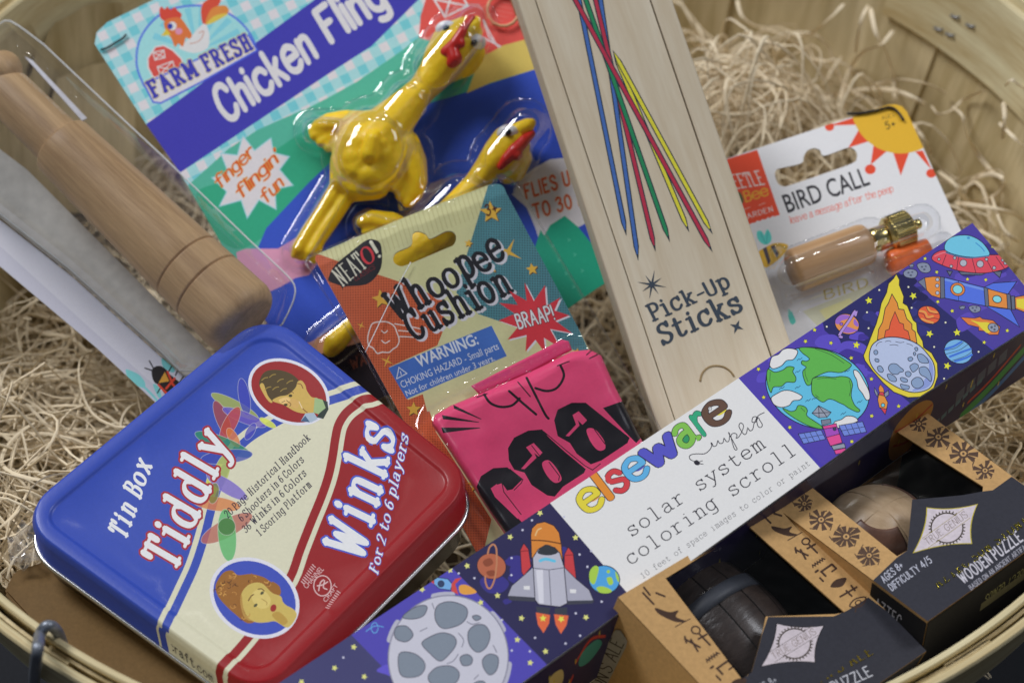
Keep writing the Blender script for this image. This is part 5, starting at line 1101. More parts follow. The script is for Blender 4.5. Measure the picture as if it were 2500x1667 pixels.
# blister round the call
sk2 = [((338, 1052), (1095, 765), 205, 19), ((1095, 765), (1600, 575), 150, 17), ((1300, 990), (1800, 820), 120, 13), ((200, 880), (330, 1400), 60, 5), ((350, 1350), (1100, 1060), 60, 9)]
def bl2(x, y):
    X, Y = (x - 1850) * 4, (y - 400) * 4; h = 0.0
    for (x1, y1), (x2, y2), r_, hh in sk2:
        dx, dy = x2 - x1, y2 - y1; t = max(0, min(1, ((X - x1) * dx + (Y - y1) * dy) / (dx * dx + dy * dy))); d = math.hypot(X - x1 - dx * t, Y - y1 - dy * t) / r_
        if d < 1: h = max(h, hh * (1 - d ** 4) ** .5)
    return h
V = []; F = []; st = 4; X0, X1, Y0, Y1 = 1860, 2330, 490, 800; nx = (X1 - X0) // st + 1; ny = (Y1 - Y0) // st + 1
H = [[bl2(X0 + i * st, Y0 + j * st) for i in range(nx)] for j in range(ny)]
for _ in range(2): H = [[(H[j][i] * 2 + H[max(j - 1, 0)][i] + H[min(j + 1, ny - 1)][i] + H[j][max(i - 1, 0)] + H[j][min(i + 1, nx - 1)]) / 6 for i in range(nx)] for j in range(ny)]
for j in range(ny):
    for i in range(nx): V.append(PB.lift(X0 + i * st, Y0 + j * st, .0004 + H[j][i] * .001))
for j in range(ny - 1):
    for i in range(nx - 1):
        if max(H[j][i], H[j][i + 1], H[j + 1][i], H[j + 1][i + 1]) > 0.02: q = j * nx + i; F.append((q, q + 1, q + nx + 1, q + nx))
mesh_obj('blister', V, F, M_blis, bd, True)
tube_obj('thread_tag', catmull([tuple(PB(1700 + x * .2551, 250 + y * .2551, .0008)) for x, y in ((1440, 120), (1560, 118), (1700, 95), (1850, 60), (1930, 110), (1980, 185))], 4), .0005, M_tie, bd, sides=6)
# ================================================================== pine box of pick-up sticks
PP = Plane(1605, 1036, -0.028, 0.0, 0.18)
axp = (PP(1605, 1036) - PP(1265, 0)).normalized()
M_pine = wood('pine', (0.74, 0.67, 0.53, 1), (0.56, 0.45, 0.30, 1), axp, ring=60, stretch=13, rough=0.62, blotch=0.05, contrast=1.5, bmp=0.00005)
M_pined = wood('pine_groove', C('a08a64', .8), C('80683f', .7), axp, ring=75, stretch=13, rough=0.7)
pk = thing('pick_up_sticks_box', 'long pale pine box with sliding lid, printed with crossed coloured sticks', 'wooden box', PP(1560, 500, -.012))
LX = lambda y: 1263 + y * .3285; RX = lambda y: 1641 + y * .3455
ya, yb = -60, 1130
prism('body', [(LX(ya), ya), (RX(ya), ya), (RX(yb), yb), (LX(yb), yb)], PP, -0.021, -0.0032, M_pine, pk, bevel=0.0008)
def rail(x0, x1): prism('side_rail', [(x0(ya), ya), (x1(ya), ya), (x1(yb), yb), (x0(yb), yb)], PP, -0.0034, 0.0, M_pine, pk, bevel=0.0007)
GL = lambda y: LX(y) + 44 + y * .004; GR = lambda y: RX(y) - 52 - y * .006
rail(LX, lambda y: GL(y) - .6); rail(lambda y: GR(y) + .9, RX)
lid = prism('sliding_lid', [(GL(ya) + 1.2, ya), (GR(ya) - 2, ya), (GR(yb) - 2, yb), (GL(yb) + 1.2, yb)], PP, -0.003, -0.0006, M_pine, pk, bevel=0.0005)
a = Art(); a._add([[(LX(ya), ya), (RX(ya), ya), (RX(yb), yb), (LX(yb), yb)]], None)
SKS = [('3e62a4', (1412, -8), (1529, 573)), ('3e62a4', (1462, -30), (1558, 633)), ('a82c44', (1452, -10), (1600, 611)), ('1f7c50', (1427, -10), (1635, 588)), ('c9c238', (1497, 124), (1682, 564)), ('c9c238', (1497, 124), (1739, 569)), ('a82c44', (1372, -60), (1739, 613))]
for c_, p, q in SKS:
    p, q = Vector(p), Vector(q); d = (q - p).normalized(); n_ = Vector((-d.y, d.x)); w = 5.3; tp = q - d * 32
    pts = [p + n_ * w, tp + n_ * w, q, tp - n_ * w, p - n_ * w] if c_ != 'c9c238' else [p, p + d * 30 + n_ * w, tp + n_ * w, q, tp - n_ * w, p + d * 30 - n_ * w]
    a.opoly(c_, 2.6, [tuple(v) for v in pts], oc='24303c')
    a.poly('24303c', [tuple(q - d * 13 + n_ * 2.6), tuple(q + d * 2), tuple(q - d * 13 - n_ * 2.6)])
IN = '36404c'; a.z(1400, 500, .46769)
a.pen(IN, 'Pick-Up', (408, 608), (828, 425), (-26, -50), 13, 9, gap=3, wob=5); a.pen(IN, 'Sticks', (462, 732), (892, 540), (-30, -66), 14, 9, gap=3, wob=5)
for k in range(8):
    an = math.radians(10 + k * 45); r_ = 78 if k % 2 == 0 else 62; a.poly(IN, [(410 + r_ * math.cos(an), 415 + r_ * math.sin(an)), (410 + 12 * math.cos(an + .5), 415 + 12 * math.sin(an + .5)), (410 + 12 * math.cos(an - .5), 415 + 12 * math.sin(an - .5))])
a.ell(IN, 410, 415, 12); a.star(IN, 853, 635, 38, n=4, inner=.32, rot=-70)
sheet('stamped_print', a, lambda x, y, off=0: PP(x, y, -0.00052 + off), MATS['matt_board'], lid)
# engraved thumb notch in the lid
a = Art(); a._add([[(1600, 850), (1900, 850), (1900, 1050), (1600, 1050)]], None); a.z(1400, 500, .46769)
sheetpts = [(662, 920), (672, 880), (700, 850), (740, 838), (785, 845), (820, 868), (840, 895)]
tube_obj('thumb_notch', [PP(1400 + x * .46769, 500 + y * .46769, -.0007) for x, y in catmull(sheetpts, 5)], 0.0004, M_pined, lid, sides=8)
# ================================================================== two wooden-puzzle boxes in front
KR, BK2 = 'b08c5c', '2c2d36'
M_kraft = print_mat('kraft_board', rough=0.75, fibre=0.14, scl=700, bmp=0.00006, wav=0.0002)
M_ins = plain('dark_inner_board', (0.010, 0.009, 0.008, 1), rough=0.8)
M_foil = plain('gold_foil', (0.45, 0.38, 0.06, 1), rough=0.2, metal=1.0, var=.3, scl=900, bmp=0.0001)
M_film = clear('window_film', ripple=0.0008, scl=40, rough=0.12, base=0.02, gain=0.25)
def puzzle_box(name, label, P, Q, win, art, depth, back_open, sides_col):
    """Q = four face corners (back-left, back-right, front-right, front-left); open window; five thin walls"""
    t = thing(name, label, 'box', P(*Q[0]) - P.n * depth)
    art.lay += 1; art.f.append((ccw([tuple(p) for p in win])[0], None, art.lay))
    sheet('printed_face', art, P, M_kraft, t, thick=.0006, edge='8a6c44')
    c = [P(x, y, -.0006) for x, y in Q]; cen = sum(c, Vector()) / 4; n = P.n
    for k, nm in ((0, 'back'), (1, 'right_side'), (2, 'front'), (3, 'left_side')):
        a, b = c[k], c[(k + 1) % 4]; inn = (cen - (a + b) / 2); inn = (inn - (b - a).normalized() * inn.dot((b - a).normalized())).normalized()
        if nm == 'back' and back_open:
            d = (b - a); vs = [a + d * .22, b - d * .22, b - d * .22 - n * depth * .5, a + d * .22 - n * depth * .5]; mesh_obj('back_film', vs, [(0, 1, 2, 3)], M_film, t)
            for (s0, s1, h0) in ((0, .22, 0), (.78, 1, 0), (0.22, .78, .5)):
                q = [a + d * s0 - n * depth * h0, a + d * s1 - n * depth * h0]; vs = [q[0], q[1], q[1] - n * depth * (1 - h0), q[0] - n * depth * (1 - h0)]; vs += [v + inn * .0008 for v in vs]
                mesh_obj('back_wall', vs, [(0, 1, 2, 3), (7, 6, 5, 4), (0, 4, 5, 1), (1, 5, 6, 2), (2, 6, 7, 3), (3, 7, 4, 0)], M_kraft, t, cols=[C(KR)] * 6)
        else:
            vs = [a, b, b - n * depth, a - n * depth]; vs += [v + inn * .0006 for v in vs]; cc = sides_col[k]
            mesh_obj('side_wall', vs, [(0, 1, 2, 3), (0, 4, 5, 1), (1, 5, 6, 2), (2, 6, 7, 3), (3, 7, 4, 0), (7, 6, 5, 4)], M_kraft, t, cols=[C(cc)] + [C('8a6c44')] * 4 + [C(cc)])
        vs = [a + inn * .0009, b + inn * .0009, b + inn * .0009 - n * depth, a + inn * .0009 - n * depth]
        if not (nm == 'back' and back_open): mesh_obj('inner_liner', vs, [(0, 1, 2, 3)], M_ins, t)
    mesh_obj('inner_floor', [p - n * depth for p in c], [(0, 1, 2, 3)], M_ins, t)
    w = Art(); w.poly('ffffff', [tuple(Vector(p) + (Vector(p) - sum((Vector(q) for q in win), Vector((0, 0))) / len(win)) * .03) for p in win])
    sheet('window_film', w, lambda x, y, off=0: P(x, y, -.0009), M_film, t, extra=[])
    return t
def glyph_row(a, fn, pts, scales):
    for (x, y), s_ in zip(pts, scales): fn(a, x, y, s_)
# ---- right-hand box: sun stone puzzle
PB2 = Plane(2263, 1512, -0.010, 0.0, 0.93)
Q2b = [(1875, 1223), (2225, 979), (2613, 1268), (2265, 1516)]
a = Art(); a.poly(KR, Q2b)
a.poly(BK2, [(2131, 1416), (2190, 1360), (2215, 1343), (2227, 1219), (2300, 1213), (2352, 1208), (2399, 1199), (2424, 1196), (2470, 1163), (2650, 1290), (2265, 1540)])
INK = '4e3b30'
def sunmark(a, x, y, s_, seed=0):
    rr = random.Random(int(x * 7 + y)); n = rr.choice((9, 10, 11))
    for k in range(n):
        an = k / n * 6.28 + rr.uniform(-.1, .1); r0, r1 = s_ * .42, s_ * rr.uniform(.85, 1.25); w = .24
        a.poly(INK, [(x + r0 * math.cos(an - w), y + r0 * .85 * math.sin(an - w)), (x + r1 * math.cos(an - w * .9), y + r1 * .85 * math.sin(an - w * .9)), (x + r1 * math.cos(an + w * .9), y + r1 * .85 * math.sin(an + w * .9)), (x + r0 * math.cos(an + w), y + r0 * .85 * math.sin(an + w))])
        if k % 2: a.line(INK, s_ * .09, [(x + r1 * math.cos(an), y + r1 * .85 * math.sin(an)), (x + r1 * 1.15 * math.cos(an + .3), y + r1 * math.sin(an + .3))])
    a.line(INK, s_ * .16, [(x + s_ * .34 * math.cos(k), y + s_ * .3 * math.sin(k)) for k in range(7)], closed=True); a.ell(INK, x, y, s_ * .1)
for x, y, s_ in ((2200, 1003, 15), (2243, 1034, 22), (2291, 1066, 28), (2352, 1107, 31), (2405, 1148, 25), (1964, 1229, 21), (2005, 1268, 28), (2066, 1309, 31), (2122, 1355, 25), (1920, 1193, 15)): sunmark(a, x, y, s_)
def logo(a, pts, c0, ang, rr, pale=False):
    """white kite badge with a toothed ring and the words TRUE GENIUS"""
    P4 = [Vector(p) for p in pts]; ce = sum(P4, Vector((0, 0))) / 4; out = []
    for i in range(4):
        p, q = P4[i], P4[(i + 1) % 4]; m = (p + q) / 2; m = m + (ce - m) * .13; out += [tuple(p.lerp(m, t) * (1 - t) + m.lerp(q, t) * t) if False else tuple((1 - t) ** 2 * p + 2 * t * (1 - t) * (m * 2 - (p + q) / 2) + t * t * q) for t in (0, .17, .34, .5, .67, .84)]
    GD = '8a7c30' if not pale else '4a4038'
    a.poly('15151a' if pale else 'a89a30', [tuple(ce + (Vector(p) - ce) * 1.05) for p in out]); a.poly('bdb4bc', out)
    d = Vector((math.cos(ang), math.sin(ang))); cx, cy = c0
    for s0 in (1, -1):
        ar = [(cx + rr * 1.05 * math.cos(ang + s0 * t), cy + rr * .98 * math.sin(ang + s0 * t)) for t in [(-3.0 + k * .2) for k in range(15)] if .35 < -t < 2.9]
        a.line('3c342c', rr * .09, ar)
        for (x, y) in ar: v = (Vector((x, y)) - Vector(c0)).normalized(); a.line('3c342c', rr * .08, [(x, y), (x + v.x * rr * .14, y + v.y * rr * .14)])
    nv = Vector((d.y, -d.x)); p0 = Vector(c0) - d * rr * 1.75 - nv * rr * .2; p1 = Vector(c0) + d * rr * 1.62 - nv * rr * .2
    for s0 in (-.35, .38): a.line(GD, rr * .03, [tuple(p0 + nv * rr * (.2 + s0)), tuple(p1 + nv * rr * (.2 + s0))], smooth=False)
    a.pen('6a5a50', 'TRUE GENIUS', tuple(p0), tuple(p1), tuple(nv * rr * .32), 5, serif=False, gap=10)
logo(a, [(2264, 1240), (2384, 1232), (2371, 1325), (2232, 1347)], (2312, 1288), -.62, 37)
a.z(2100, 1150, .22321); LT2 = 'aeb0be'
a.pen(LT2, 'AGES 8+', (262, 1225), (480, 1040), (-34, -44), 10, serif=False, gap=8); a.pen(LT2, 'DIFFICULTY 4/5', (345, 1310), (795, 985), (-34, -44), 10, serif=False, gap=8)
a.pen('b4b2bc', 'WOODEN PUZZLE', (1125, 1232), (1790, 745), (-52, -68), 12, serif=False, gap=7); a.pen('9c9ca8', 'BASED ON AN ANCIENT ARTIFACT', (1212, 1300), (1880, 800), (-22, -30), 9, serif=False, gap=8)
f = Art(); f._add([[a.T(p) for p in ((600, 1400), (2200, 200), (2200, 1400))]], None, raw=True); f.z(2100, 1150, .22321); f.pen('a09030', 'AZTEC SUN STONE', (835, 1290), (1860, 545), (-42, -52), 12, 6, gap=10)
a.z(0, 0, 1)
WN2 = [(1958, 1170), (2149, 1038), (2180, 1047), (2400, 1187), (2399, 1199), (2352, 1208), (2300, 1213), (2227, 1219), (2215, 1343), (2190, 1357)]
bx2 = puzzle_box('puzzle_box', 'kraft and charcoal window box with sun stone puzzle, touching the rim at right', PB2, Q2b, WN2, a, .055, True, [KR, KR, '1c1b1e', KR])
sheet('foil_title', f, lambda x, y, off=0: PB2(x, y, .00015 + off), M_foil, bx2)
# dark lower part of the left flank with its torn kraft edge, and printed front words
pA, pB = PB2(2131, 1416), PB2(2265, 1516); dB = (pB - pA); oB = dB.normalized().cross(PB2.n); oB = oB if oB.dot(CAM - pA) > 0 and oB.x < 0 else -oB
s2 = Art(); s2.poly('121216', [(0, 0.8), (100, 0.8), (100, 50), (0, 50)]); s2.pen('9a9aa4', 'AZTEC', (10, 12), (60, 12), (0, -4), 8, serif=False)
sheet('flank_print', s2, lambda x, y, off=0: pA + dB * (x / 100) - PB2.n * (y * .001) + oB * (.0003 + off), M_kraft, bx2)
pC, pD = PB2(2265, 1516), PB2(2613, 1268); dC = pD - pC; oC = dC.normalized().cross(PB2.n); oC = oC if oC.dot(CAM - pC) > 0 else -oC
s3 = Art(); s3.poly('1c1b1e', [(0, .5), (100, .5), (100, 50), (0, 50)]); s3.pen('8f8c60', "PROJECT GENIUS", (78, 9), (42, 9), (0, 3), 7, serif=False); s3.poly('6c6850', [(40, 12), (75, 12), (75, 16), (40, 16)])
sheet('front_print', s3, lambda x, y, off=0: pC + dC * (x / 100) - PB2.n * (y * .001) + oC * (.0003 + off), M_kraft, bx2)
# puzzle ball in it: pale maple with darker inlays
M_maple2 = wood('pale_maple', (0.76, 0.56, 0.35, 1), (0.50, 0.33, 0.18, 1), (1, -.6, .4), ring=60, stretch=10, rough=.4, coat=.1, contrast=.9)
M_walnut = wood('walnut_inlay', C('6c4a38'), C('4c3024'), (.7, .2, 1), ring=160, stretch=8, rough=.4, coat=.2)
pz = thing('wooden_puzzle', 'rounded puzzle of pale maple with a dark walnut inlay, seen through the right window', 'puzzle', PB2(2150, 1300, -.05))
cB = PB2.lift(2140, 1322, -.024); RBp = .0195
ux = (PB2(2225, 979) - PB2(1875, 1223)).normalized(); uy = PB2.n.cross(ux); uz = PB2.n
def ballpatch(name, m, u0, u1, v0, v1, r, parent, th=.0012, nu=24, nv=16, ex=(1.0, 1.0, .92)):
    """a curved block of the ball: u = longitude, v = latitude (degrees); closed shell piece"""
    V = []; F = []
    for rr in (r, r - th * 4):
        for j in range(nv + 1):
            for i in range(nu + 1):
                lo = math.radians(u0 + (u1 - u0) * i / nu); la = math.radians(v0 + (v1 - v0) * j / nv); d = ux * math.cos(la) * math.cos(lo) * ex[0] + uy * math.cos(la) * math.sin(lo) * ex[1] + uz * math.sin(la) * ex[2]; V.append(cB_ + d * rr)
    n1 = (nu + 1) * (nv + 1)
    for j in range(nv):
        for i in range(nu): p = j * (nu + 1) + i; F.append((p, p + 1, p + nu + 2, p + nu + 1)); F.append((n1 + p, n1 + p + nu + 1, n1 + p + nu + 2, n1 + p + 1))
    bd = [i for i in range(nu + 1)] + [j * (nu + 1) + nu for j in range(1, nv + 1)] + [nv * (nu + 1) + i for i in range(nu - 1, -1, -1)] + [j * (nu + 1) for j in range(nv - 1, 0, -1)]
    for p, q in zip(bd, bd[1:] + bd[:1]): F.append((p, p + n1, q + n1, q))
    return mesh_obj(name, V, F, m, parent, True)
cB_ = cB
for k, (u0, u1) in enumerate(((0, 89.4), (90, 179.4), (180, 269.4), (270, 359.4))): ballpatch('maple_block', M_maple2, u0, u1, -80, 90, RBp, pz)
ballpatch('walnut_inlay', M_walnut, 168, 262, 34, 66, RBp + .0004, pz); ballpatch('walnut_inlay', M_walnut, 330, 402, 10, 44, RBp + .0004, pz)
# ---- left-hand box: pharaoh puzzle
PA2 = Plane(2257, 1586, -0.022, 0.26, 0.80)
Q2a = [(1509, 1457), (1903, 1222), (2262, 1588), (1880, 1850)]
a = Art(); a.poly(KR, Q2a)
a.z(1700, 1350, .25); a.poly(BK2, [(430, 1225), (505, 1190), (700, 620), (1340, 615), (1470, 560), (1680, 430), (2400, 960), (1600, 2200), (-600, 2200), (100, 1420)]); a.z(0, 0, 1)
HG = [(0, 'd'), (1, 'q'), (2, 'a'), (3, 'w'), (4, 'g'), (5, 'l'), (6, 'm'), (7, 'k'), (8, 'e')]
def hiero(a, ox, oy, dx, dy, pale='3f2d24'):
    """column of invented-looking Egyptian signs; local x along the strip, y across it"""
    T = lambda u, v: (ox + dx[0] * u + dy[0] * v, oy + dx[1] * u + dy[1] * v); L = lambda w, *ps: a.line(pale, w, *[[T(*p) for p in q] for q in ps], smooth=False)
    L(5, [(.02, .3), (.1, .3)], [(.06, .62), (.10, .75)], [(.0, .45), (.05, .42)]); a.blob(pale, [T(.12, .25), T(.16, .2), T(.24, .42), (T(.27, .7)), T(.22, .55), T(.2, .75), T(.18, .5)]); L(2.5, [(.26, .3), (.27, .85)])
    a.line(pale, 4, [T(.335 + .022 * math.cos(k), .72 + .13 * math.sin(k)) for k in range(7)], closed=True); L(5, [(.36, .72), (.44, .72)], [(.38, .58), (.385, .88)]); L(5, [(.34, .25), (.42, .42)], [(.36, .38), (.43, .28)], [(.33, .3), (.36, .2)])
    a.line(pale, 3.5, [T(.49, .25 + k * .05) if k % 2 else T(.505, .25 + k * .05) for k in range(11)], smooth=False)
    L(5.5, [(.56, .8), (.56, .35), (.6, .35)], [(.56, .8), (.6, .8)], [(.54, .2), (.54, .3)]); L(4.5, [(.60, .78), (.60, .62)]); L(5, [(.59, .16), (.62, .16)])
    a.blob(pale, [T(.68, .2), T(.66, .5), T(.69, .82), T(.72, .5)]); L(5, [(.77, .2), (.78, .85)], [(.76, .5), (.81, .5)], [(.75, .75), (.79, .72)])
    a.line(pale, 3.5, [T(.86, .2), T(.84, .5), T(.87, .82), T(.90, .5)], closed=True); a.line(pale, 3, [T(.87 + .014 * math.cos(k), .5 + .1 * math.sin(k)) for k in range(7)], closed=True); L(3, [(.88, .4), (.91, .2)])
hiero(a, 1545, 1452, (330, 345), (60, -42)); hiero(a, 1838, 1262, (285, 240) if False else (262, 262), (58, -40))
logo(a, [(1897, 1522), (2010, 1527), (1989, 1615), (1860, 1625)], (1940, 1570), -.55, 37, True)
a.z(1700, 1350, .25); a.pen('a8aab4', 'WOODEN PUZZLE', (900, 1560), (1730, 1185), (-40, -62), 9, serif=False, gap=7); a.pen('a8aab4', 'AGES 8+', (560, 1390), (800, 1250), (-28, -40), 8, serif=False)
f = Art(); f._add([[a.T(p) for p in ((600, 1700), (2400, 400), (2400, 1700))]], None, raw=True); f.z(1700, 1350, .25); f.pen('6a5c20', "MON'S ALE", (1070, 1335), (1740, 975), (-36, -48), 12, 6, gap=10)
a.z(0, 0, 1)
WN1 = [(1625, 1411), (1700, 1365), (1830, 1286), (2062, 1494), (2040, 1498), (1870, 1504), (1855, 1570), (1835, 1640), (1811, 1657)]
bx1 = puzzle_box('puzzle_box', 'kraft and charcoal window box with hieroglyph strips and a black puzzle, nearest the viewer', PA2, Q2a, WN1, a, .055, True, [KR, '8a6c44', BK2, KR])
M_foild = plain('dull_gold_foil', (0.10, 0.075, 0.012, 1), rough=0.45, metal=1.0, var=.3, scl=900); sheet('foil_title', f, lambda x, y, off=0: PA2(x, y, .00015 + off), M_foild, bx1)
# label on the kraft flank
pA, pB = PA2(1509, 1457), PA2(1880, 1850); dA = pB - pA; oA = dA.normalized().cross(PA2.n); oA = oA if oA.dot(CAM - pA) > 0 and oA.x < 0 else -oA
FL = PlaneN(pA + oA * .0004, oA)
s1 = Art(); s1.z(1000, 1000, .42553); s1.poly('9a958c', catmull([(1170, 1275), (1185, 1262), (1210, 1265)], 3) + catmull([(1240, 1310), (1247, 1330), (1240, 1360)], 3) + [(1100, 1640), (940, 1900), (860, 1880), (980, 1660)])
s1.pen('3c3430', "MON'S ALE", (1085, 1660), (1232, 1335), (-48, -26), 7, 5, serif=False, gap=7); s1.blob('241c18', [(1195, 1545), (1235, 1530), (1260, 1560), (1230, 1600), (1200, 1590)])
sheet('flank_label', s1, FL, M_kraft, bx1)
# black puzzle barrel
M_ebony = wood('blackened_wood', (0.075, 0.052, 0.042, 1), (0.018, 0.012, 0.010, 1), (1, 1, 0), ring=120, stretch=5, rough=.35, coat=.3, bmp=.0005)
M_band2 = plain('grey_band', (0.055, 0.06, 0.075, 1), rough=.5)
pz2 = thing('wooden_puzzle', 'dark barrel-shaped puzzle with a grey hoop, seen through the nearest window', 'puzzle', PA2(1800, 1560, -.05))
ux = (PA2(1903, 1222) - PA2(1509, 1457)).normalized(); uy = PA2.n.cross(ux); uz = PA2.n
c_ = PA2.lift(1772, 1580, -.029); bx_ = (PA2(1903, 1222) - PA2(1509, 1457)).normalized(); by_ = PA2.n.cross(bx_)
e0, e1 = c_ - by_ * .028, c_ + by_ * .028; rr = .0225
for k in range(14):   # staves of the barrel, each its own curved piece
    a0, a1 = 2 * math.pi * k / 14 + .012, 2 * math.pi * (k + 1) / 14 - .012; V = []; F = []
    for j in range(13):
        t = j / 12; r0 = rr * (.74 + .26 * math.sin(math.pi * t))
        for i in range(5):
            an = a0 + (a1 - a0) * i / 4; V.append(e0.lerp(e1, t) + (bx_ * math.cos(an) + PA2.n * math.sin(an)) * r0 * (1 - .012 * (abs(i - 2) / 2) ** 4))
    for j in range(12):
        for i in range(4): p = j * 5 + i; F.append((p, p + 1, p + 6, p + 5))
    mesh_obj('barrel_stave', V, F, M_ebony, pz2, True)
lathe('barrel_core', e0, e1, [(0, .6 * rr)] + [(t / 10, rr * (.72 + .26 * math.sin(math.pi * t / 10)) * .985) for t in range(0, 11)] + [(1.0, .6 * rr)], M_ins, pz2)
for f0 in (.62,):
    lathe('hoop', e0.lerp(e1, f0), e0.lerp(e1, f0 + .1), [(0, rr * .95), (.02, rr * (.74 + .26 * math.sin(math.pi * f0)) * 1.012), (.5, rr * (.755 + .26 * math.sin(math.pi * (f0 + .05))) * 1.0), (.98, rr * (.74 + .26 * math.sin(math.pi * (f0 + .1))) * 1.02), (1, rr * .95)], M_band2, pz2)
# ================================================================== brown carton below the tin, against the near rim
PK3 = Plane(250, 1540, -0.040, 0.0, 0.9)
kb = thing('kraft_carton', 'plain brown cardboard carton half hidden between the tin and the near left rim', 'carton', PK3(300, 1600, -.03))
box_sides('carton_body', PK3, [(35, 1388), (150, 1352), (520, 1500), (700, 1700), (430, 1722), (320, 1682), (90, 1532), (8, 1442)], .025, M_kraft, kb, '6a5230', bevel=.001)
w = Art(); CR = [(30, 1400), (22, 1330), (60, 1290), (100, 1310), (150, 1370), (60, 1405)]; w.poly('ffffff', CR)
sheet('crumpled_film', w, lambda x, y, off=0: PK3(x, y, .004 + .004 * noise.noise((x * .04, y * .04, 5))), clear('crumpled_film_plastic', ripple=.004, scl=60, rough=.12, base=.12, haze=.12), kb, extra=grid_lines(20, 160, 1285, 1410, 9), smooth=False)
# ================================================================== whoopee cushion package
PW = Plane(771, 625, -0.004, 0.0, 0.553)
wh = thing('whoopee_cushion_pack', 'orange, cream and teal hang card in a clear plastic pack above a pink cushion', 'package', PW(1100, 900, -.005))
M_pack = print_mat('printed_pack_card', rough=0.36, coat=0.15, fibre=0.05, scl=900, dots=True, wav=0.0002)
a = Art(); a.z(700, 450, .35714)
WC = catmull([(195, 520), (200, 490), (230, 472)], 4) + catmull([(1385, 4), (1440, -4), (1480, 14), (1500, 55)], 4) + [(2060, 1100), (2560, 1990), (1360, 2640)]
DOT = lambda h: C(h)[:3] + (0.0,)
a.poly('c2bf8e', WC)
for k in range(46): a.line('b3ad7c', 6, [(230 + k * 30, 440 - k * 12), (290 + k * 30, 640 - k * 12)], smooth=False)
a.poly(DOT('c05c34'), [(150, 470), (230, 486), (400, 555), (640, 640), (900, 730), (1062, 810), (1082, 985), (1030, 1115), (700, 1260), (830, 1480), (935, 1440), (960, 1500), (1020, 1700), (1400, 2300), (1300, 2700), (700, 1700)])
a.poly(DOT('4a8088'), [(1385, -20), (1500, -20), (2060, 1110), (2040, 1165), (1850, 1065), (1310, 900), (1160, 760), (1230, 500)])
a.poly('c2bf8e', [(1310, 900), (1850, 1065), (2045, 1165), (2080, 1300), (1500, 1500), (960, 1560), (930, 1440), (1500, 1180), (1400, 975), (1040, 1110), (1080, 990), (1160, 905)])
YS = 'd6a53c'
for x, y, r_, rt in ((1395, 195, 78, -95), (1243, 417, 30, -80), (1677, 582, 44, -100), (648, 800, 66, -100), (1420, 602, 12, 0), (868, 1545, 52, -90), (1985, 1135, 28, -80), (1195, 1870, 55, -60), (1290, 2060, 55, -100)):
    a.star('5a4020', x + 6, y + 6, r_, rot=rt); a.star(YS, x, y, r_, rot=rt)
for x, y, r_ in ((510, 977, 32), (686, 1218, 48), (1512, 470, 105)): a.star(YS, x, y, r_, n=4, inner=.18, rot=-65)
a.pen('4a1c10', '3+', (1360, 225), (1450, 190), (-12, -50), 12, serif=False)
a.blob('17151c', [(285, 655), (325, 570), (430, 480), (540, 398), (600, 392), (645, 430), (652, 560), (615, 645), (540, 702), (400, 712), (385, 735), (368, 705), (305, 680)])
a.pen('d0cdb8', 'NEAT', (378, 712), (556, 572), (-52, -70), 11, 4, gap=4); a.pen('c8343c', 'O', (542, 578), (618, 522), (-38, -70), 11, 4, serif=False, gap=2); a.pen('d0cdb8', '!', (618, 525), (655, 496), (-42, -72), 12, serif=False)
a.pen('7c1c20', 'CLASSICS', (470, 680), (610, 590), (-9, -20), 7, serif=False)
CL = [(555, 1060), (570, 1000), (590, 965), (640, 955), (690, 958), (735, 985), (755, 1030), (770, 1080), (755, 1120), (725, 1140), (700, 1160), (655, 1158), (620, 1165), (592, 1130), (562, 1110)]
a.line('d8c8c0', 8, CL, closed=True); a.line('d8c8c0', 7, [(650, 1015), (670, 1030), (690, 1015)], [(650, 1080), (675, 1098), (705, 1082)], [(740, 970), (850, 990), (940, 1010)], [(765, 1015), (860, 1025), (930, 1045)], [(765, 1055), (860, 1060), (900, 1070)])
a.pen('19171d', 'Whoopee', (742, 962), (1512, 502), (-72, -118), 15, 10, gap=2, wob=5, shadow=(16, 10, 'c6c3c8', 2))
a.pen('19171d', 'Cushion', (868, 1090), (1560, 728), (-68, -112), 15, 10, gap=2, wob=5, shadow=(16, 10, 'c6c3c8', 2))
a.poly('3e66ae', [(695, 1265), (1400, 975), (1505, 1175), (820, 1475)])
a.text('c9cde0', 'WARNING:', (905, 1262), (1318, 1096), (-32, -72), bold=.02)
a.text('c9cde0', 'CHOKING HAZARD - Small parts', (788, 1402), (1455, 1128), (-20, -46)); a.text('c9cde0', 'Not for children under 3 years.', (820, 1458), (1428, 1204), (-17, -38))
a.line('c9cde0', 6, [(752, 1338), (768, 1262), (822, 1302), (752, 1338)], smooth=False); a.line('c9cde0', 6, [(778, 1290), (784, 1312)])
BR = [(1625, 675), (1690, 800), (1765, 690), (1775, 830), (1870, 770), (1830, 860), (1932, 890), (1838, 930), (1952, 1010), (1800, 985), (1872, 1110), (1758, 1045), (1770, 1150), (1700, 1060), (1632, 1142), (1640, 1030), (1508, 1066), (1580, 980), (1448, 940), (1560, 890), (1450, 820), (1580, 830), (1520, 735), (1640, 800)]
a.poly('cfcdd4', [(x + 12, y + 8) for x, y in BR]); a.poly('c8323c', BR); a.pen('d4d2da', 'BRAAP!', (1582, 990), (1840, 915), (-22, -62), 11, serif=False, gap=5, outline=(7, '5a2428'))
